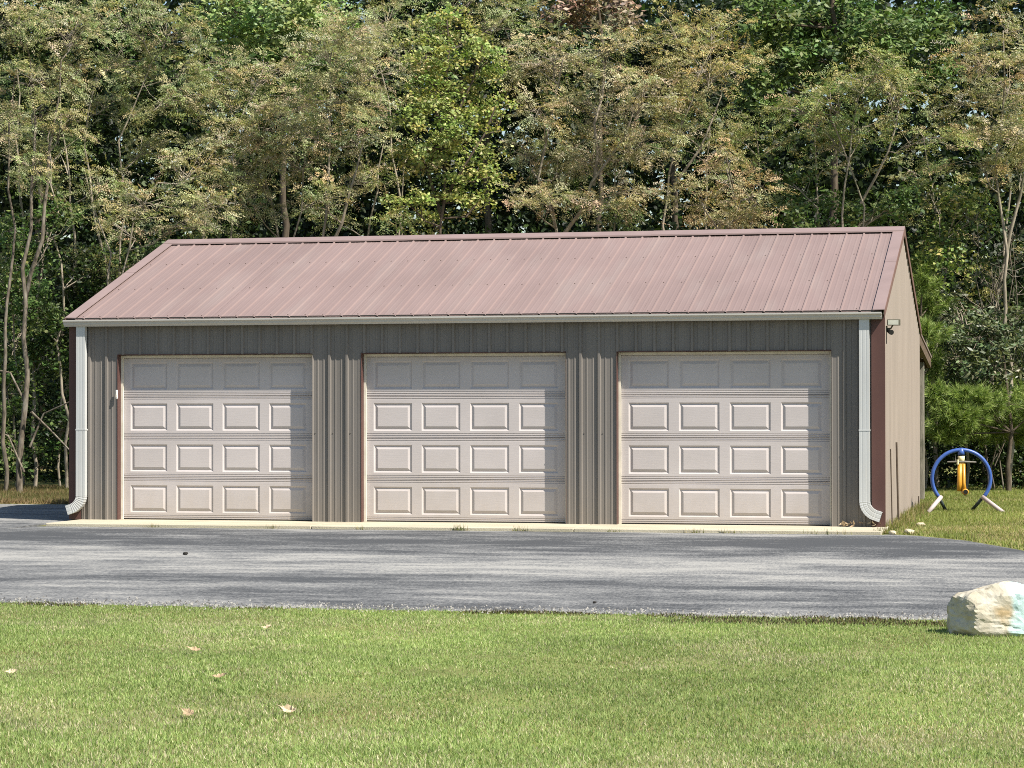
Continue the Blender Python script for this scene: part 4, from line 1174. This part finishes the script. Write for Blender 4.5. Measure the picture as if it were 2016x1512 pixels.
TAN = [(0.3952, 0.3532, 0.1992), (0.3292, 0.3054, 0.1544), (0.4334, 0.3724, 0.2312), (0.2502, 0.2532, 0.1088), (0.4873, 0.4385, 0.2776)]
OLIVE = [(0.3088, 0.3054, 0.1416), (0.2502, 0.2662, 0.1032), (0.3813, 0.3532, 0.1936), (0.2037, 0.2384, 0.0904)]
OCHRE = [(0.3683, 0.3123, 0.1288), (0.3088, 0.2862, 0.1088), (0.4213, 0.3454, 0.1664), (0.2372, 0.2462, 0.0904)]
RUST = [(0.374, 0.290, 0.144), (0.336, 0.275, 0.131), (0.426, 0.330, 0.183), (0.246, 0.235, 0.098)]
LIME = [(0.2306, 0.2622, 0.0845), (0.2948, 0.2922, 0.1074), (0.1860, 0.2367, 0.0738), (0.3469, 0.3115, 0.1468)]
YELGR = [(0.265, 0.305, 0.075), (0.20, 0.25, 0.06), (0.34, 0.36, 0.105), (0.13, 0.18, 0.04), (0.42, 0.40, 0.16)]
GREEN = [(0.075, 0.125, 0.032), (0.10, 0.16, 0.04), (0.15, 0.20, 0.065), (0.05, 0.09, 0.024)]
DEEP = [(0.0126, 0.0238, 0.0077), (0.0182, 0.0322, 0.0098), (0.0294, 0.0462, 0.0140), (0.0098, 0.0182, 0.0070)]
BROWN = [(0.23, 0.15, 0.10), (0.30, 0.22, 0.15), (0.17, 0.11, 0.075), (0.35, 0.28, 0.19)]
LAUR = [(0.085, 0.115, 0.05), (0.12, 0.15, 0.07), (0.055, 0.08, 0.03), (0.16, 0.18, 0.09)]

GRP = 'feathery trees behind the garage'
make_tree('locust_a', 'locust_tree', 'leftmost feathery olive tree with thick peeling grey trunk beside the asphalt', 'tree', 'locust', OLIVE+TAN, bark='barkmid', group=GRP)
make_tree('locust_b', 'locust_tree', 'tall olive feathery tree with two pale thin trunks above the roof left end', 'tree', 'locust', OLIVE, group=GRP)
make_tree('locust_c', 'locust_tree', 'low feathery tree with layered boughs just left of the ridge end', 'tree', 'locust', OLIVE+TAN, group=GRP)
make_tree('locust_d', 'locust_tree', 'tan feathery tree above the left door, below the bright green oak', 'tree', 'locust', TAN+OLIVE, group=GRP)
make_tree('locust_e', 'locust_tree', 'tan feathery tree with forked stem standing left of the yellow green tree', 'tree', 'locust', TAN+OLIVE, group=GRP)
make_tree('locust_k', 'locust_tree', 'taller olive crown showing behind the top of the yellow green tree', 'tree', 'locust', OLIVE, group=GRP)
make_tree('maple', 'maple_tree', 'yellow green broadleaf tree with dark trunk behind the middle of the roof', 'tree', 'maple', YELGR, 'barkdark')
make_tree('locust_f', 'locust_tree', 'widest grey tan feathery tree to the right of the yellow green tree', 'tree', 'locust', TAN, group=GRP)
make_tree('locust_g', 'locust_tree', 'ochre feathery tree with round top and pale leaning stem above the right door', 'tree', 'locust', OCHRE, group=GRP)
make_tree('locust_h', 'locust_tree', 'low rust coloured feathery tree just above the ridge', 'tree', 'locust', RUST, group=GRP)
make_tree('locust_i', 'locust_tree', 'light green feathery tree with crossing bare stems over the roof right end', 'tree', 'locust', LIME, group=GRP)
make_tree('locust_j', 'locust_tree', 'rightmost tan feathery tree rising above the glossy shrub', 'tree', 'locust', TAN+OCHRE, group=GRP)
OG = 'oaks of the wood behind'
make_tree('oak_a', 'oak_tree', 'bright green oak crown at the top left, behind the olive trees', 'tree', 'oak', GREEN[2:3]+[(0.24, 0.33, 0.10), (0.32, 0.40, 0.15)], 'barkdark', group=OG)
make_tree('oak_b', 'oak_tree', 'large green oak crown at the top right behind the light green tree', 'tree', 'oak', GREEN+[(0.19, 0.26, 0.09)], 'barkdark', group=OG)
make_tree('oak_c', 'oak_tree', 'oak with withered brown leaves at the top centre', 'tree', 'oak', BROWN, 'barkdark', group=OG)
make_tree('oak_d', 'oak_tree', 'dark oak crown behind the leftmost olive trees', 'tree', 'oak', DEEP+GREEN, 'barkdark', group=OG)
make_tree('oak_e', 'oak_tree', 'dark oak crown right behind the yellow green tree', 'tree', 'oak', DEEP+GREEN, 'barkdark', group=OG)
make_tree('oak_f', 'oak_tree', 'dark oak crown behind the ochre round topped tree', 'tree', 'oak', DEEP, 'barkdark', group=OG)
SG = 'shrubs at the edge of the wood'
make_tree('shrub_a', 'shrub', 'bright green vine covered shrub at the left picture edge', 'shrub', 'shrub', GREEN, group=SG)
make_tree('shrub_b', 'shrub', 'green leafy shrub beside the left garage corner', 'shrub', 'shrub', GREEN+DEEP, group=SG)
make_tree('shrub_c', 'shrub', 'glossy dark leaved shrub above the pine boughs on the right', 'shrub', 'laurel', LAUR, mat_='gloss', group=SG)
make_tree('shrub_d', 'shrub', 'small green shrub peeping over the ridge right of the rust coloured tree', 'shrub', 'shrub', GREEN, group=SG)
make_tree('shrub_e', 'shrub', 'yellow green leafy shrub beyond the ridge end on the right', 'shrub', 'shrub', GREEN+YELGR, group=SG)

# pines: boughs of long needles
def make_pine(key, label):
    r0, stems, lobes = TREE[key]
    b0 = Vector(stems[0][0]); b0.z = G(b0.x, b0.y)-0.05
    root = thing('pine_tree', label, 'tree', tuple(b0), 0, 'young pines')
    W = Wood()
    path = W.limb(stems[0], r0, 0.015, 7, 0.02)
    VV, CC = [], []
    for (cx, cy, cz, rx, ry, rz) in lobes:
        c = Vector((cx, cy, cz))
        a = min(path, key=lambda q: (q-c).length+max(0, q.z-c.z)*2)
        W.limb([a, a.lerp(c, .6)+Vector((0, 0, -.03)), c], 0.018, 0.008, 5, 0.02)
        nt = int(120*rx/0.5)
        q = rand_dir(nt)*(rng.uniform(0.05, 1, (nt, 1))**0.7)*rng.uniform(0.7, 1.35, (nt, 1))
        tc = np.array([cx, cy, cz])+q*np.array([rx, ry, rz*1.15])
        od = unit(q*np.array([1, 1, .5])+np.array([0, 0, .35])+rng.normal(0, .25, (nt, 3)))
        for t_, d_ in zip(tc, od):
            if random.random() < .45:
                W.mb.tube([Vector(c).lerp(Vector(t_), .35), Vector(t_)], [0.007, 0.004], 3, caps=False)
        k = 46
        ci = np.repeat(np.arange(nt), k); n = len(ci)
        dr = unit(od[ci]+rng.normal(0, .55, (n, 3)))
        ln = rng.uniform(0.10, 0.20, n)
        st = tc[ci]-od[ci]*rng.uniform(0, .10, (n, 1))
        tip = st+dr*ln[:, None]; tip[:, 2] -= 0.10*ln
        sd = unit(np.cross(dr, rand_dir(n)))*0.0055
        VV.append(np.stack([st-sd, st+sd, tip], 1).reshape(-1, 3))
        CC.append(pick([(0.18, 0.26, 0.055), (0.25, 0.33, 0.075), (0.12, 0.19, 0.045), (0.31, 0.36, 0.12)], n))
    W.mb.v = [tuple(Vector(v)-b0) for v in W.mb.v]
    mesh_obj('trunk', W.mb.mesh('trunk'), 'barkdark', root, smooth=True)
    soup('crown', np.concatenate(VV)-np.array(b0), 3, np.concatenate(CC), 'needle', root)
make_pine('pine_a', 'young pine with soft green boughs behind the blue play frame')
make_pine('pine_b', 'slim pine showing behind the garage rear corner')

# bare twiggy shrub
r0, stems, lobes = TREE['twig']
b0 = Vector(stems[0][0]); b0.z = G(b0.x, b0.y)-0.05
root = thing('bare_shrub', 'bare grey twiggy shrub standing below the rightmost feathery tree', 'shrub', tuple(b0))
W = Wood()
base = Vector(stems[0][0])
for k in range(6):
    cx, cy, cz, rx, ry, rz = lobes[k % len(lobes)]
    e = Vector((cx+random.gauss(0, .5)*rx, cy+random.gauss(0, .5)*ry, cz+random.uniform(-.6, .9)*rz))
    s0 = base+Vector((random.gauss(0, .15), random.gauss(0, .12), 0))
    pth = W.limb([s0, s0.lerp(e, .45)+Vector((random.gauss(0, .15), random.gauss(0, .1), .1)), e], 0.016, 0.005, 5, 0.045)
    for j in range(12):
        a = random.choice(pth[len(pth)//3:])
        t = a+Vector((random.gauss(0, .28), random.gauss(0, .25), random.uniform(.05, .5)))
        m2 = a.lerp(t, .5)+Vector((random.gauss(0, .05), random.gauss(0, .05), -.03))
        W.mb.tube([a, m2, t], [0.009, 0.006, 0.003], 4, caps=False)
        for q in range(2):
            t2 = m2+Vector((random.gauss(0, .14), random.gauss(0, .12), random.uniform(.05, .25)))
            W.mb.tube([m2, t2], [0.005, 0.0025], 3, caps=False)
W.mb.v = [tuple(Vector(v)-b0) for v in W.mb.v]
mesh_obj('stems', W.mb.mesh('stems'), 'barkmid', root, smooth=True)

# slim pale saplings in the understory
SAP = [(-6.2, 12.2, 8.0, .045, 'leftmost slim pale sapling'), (-5.6, 11.4, 7.0, .04, 'slim pale sapling second from the left'), (-5.1, 12.8, 7.5, .05, 'slim leaning sapling left of the twin trunked tree'),
       (-4.75, 10.9, 6.5, .035, 'thin pale sapling close to the twin trunked tree'), (-3.3, 13.2, 7.0, .05, 'straight pale sapling behind the ridge left end'), (-1.9, 13.0, 6.5, .04, 'thin pale sapling between the two left tan trees'),
       (-0.2, 13.4, 6.5, .045, 'pale sapling behind the tan tree above the left door'), (0.9, 12.8, 6.0, .035, 'thin sapling left of the forked tan tree'), (4.6, 13.4, 6.0, .04, 'thin sapling right of the dark yellow green trunk'),
       (6.6, 13.6, 6.5, .045, 'pale sapling under the ochre tree'), (7.4, 13.0, 6.0, .04, 'thin sapling beside the rust coloured tree'), (8.9, 13.3, 6.5, .045, 'pale sapling under the light green tree'),
       (10.7, 14.3, 6.5, .045, 'slim sapling right of the ridge end'), (11.5, 15.2, 7.0, .05, 'slim sapling close to the bare twiggy shrub'), (12.6, 15.6, 7.0, .05, 'rightmost slim sapling behind the pine')]
for (x, y, h, r_, lb) in SAP:
    z = G(x, y)-.05
    root = thing('sapling', lb, 'sapling', (x, y, z), 0, 'slim saplings in the wood')
    W = Wood()
    lx, ly_ = random.gauss(0, .35), random.gauss(0, .2)
    pth = W.limb([(0, 0, 0), (lx*.3, ly_*.3, h*.35), (lx*.5+random.gauss(0, .12), ly_*.6, h*.65), (lx, ly_, h)], r_, 0.012, 6, 0.04)
    lob = []
    for k in range(7):
        t = random.uniform(.35, 1.0)
        p_ = pth[min(len(pth)-1, int(t*len(pth)))]
        e = p_+Vector((random.gauss(0, .45), random.gauss(0, .35), random.uniform(.15, .6)))
        W.mb.tube([p_, p_.lerp(e, .5)+Vector((0, 0, .04)), e], [0.016, 0.011, 0.005], 4, caps=False)
        if t > .5 or k < 2: lob.append((e.x, e.y, e.z, .42, .38, .24))
    mesh_obj('trunk', W.mb.mesh('trunk'), 'bark', root, smooth=True)
    V, C, _ = crown_leaves(lob, STY['locust'], OLIVE+LIME, 0.8)
    soup('crown', V, 4, C, 'leaf', root)

# the wood behind as one mass: understory, then deep rows of tall trees
def mass(name, label, n, fx, fy, fz, ln, wd, cols, clump=90, cr=0.55):
    nc = n//clump
    c = np.stack([fx(nc), fy(nc), np.zeros(nc)], 1)
    c[:, 2] = fz(c[:, 0], c[:, 1], nc)
    ci = np.repeat(np.arange(nc), clump); m_ = len(ci)
    p = c[ci]+rng.normal(0, 1, (m_, 3))*np.array([cr, cr, cr*.62])
    p[:, 2] = np.maximum(p[:, 2], gz(p[:, 0], p[:, 1])+0.05)
    ax = rand_dir(m_); nm = unit(np.cross(ax, rand_dir(m_))+np.array([0, 0, .5]))
    s = rng.uniform(.6, 1.3, m_)
    o = soup(name, diamonds(p, ax, nm, ln*s, wd*s), 4, pick(cols, m_)*rng.uniform(.8, 1.2, (nc, 1))[ci], 'leaf')
    tag(o, label, 'woods', None, 'stuff')
U = rng.uniform
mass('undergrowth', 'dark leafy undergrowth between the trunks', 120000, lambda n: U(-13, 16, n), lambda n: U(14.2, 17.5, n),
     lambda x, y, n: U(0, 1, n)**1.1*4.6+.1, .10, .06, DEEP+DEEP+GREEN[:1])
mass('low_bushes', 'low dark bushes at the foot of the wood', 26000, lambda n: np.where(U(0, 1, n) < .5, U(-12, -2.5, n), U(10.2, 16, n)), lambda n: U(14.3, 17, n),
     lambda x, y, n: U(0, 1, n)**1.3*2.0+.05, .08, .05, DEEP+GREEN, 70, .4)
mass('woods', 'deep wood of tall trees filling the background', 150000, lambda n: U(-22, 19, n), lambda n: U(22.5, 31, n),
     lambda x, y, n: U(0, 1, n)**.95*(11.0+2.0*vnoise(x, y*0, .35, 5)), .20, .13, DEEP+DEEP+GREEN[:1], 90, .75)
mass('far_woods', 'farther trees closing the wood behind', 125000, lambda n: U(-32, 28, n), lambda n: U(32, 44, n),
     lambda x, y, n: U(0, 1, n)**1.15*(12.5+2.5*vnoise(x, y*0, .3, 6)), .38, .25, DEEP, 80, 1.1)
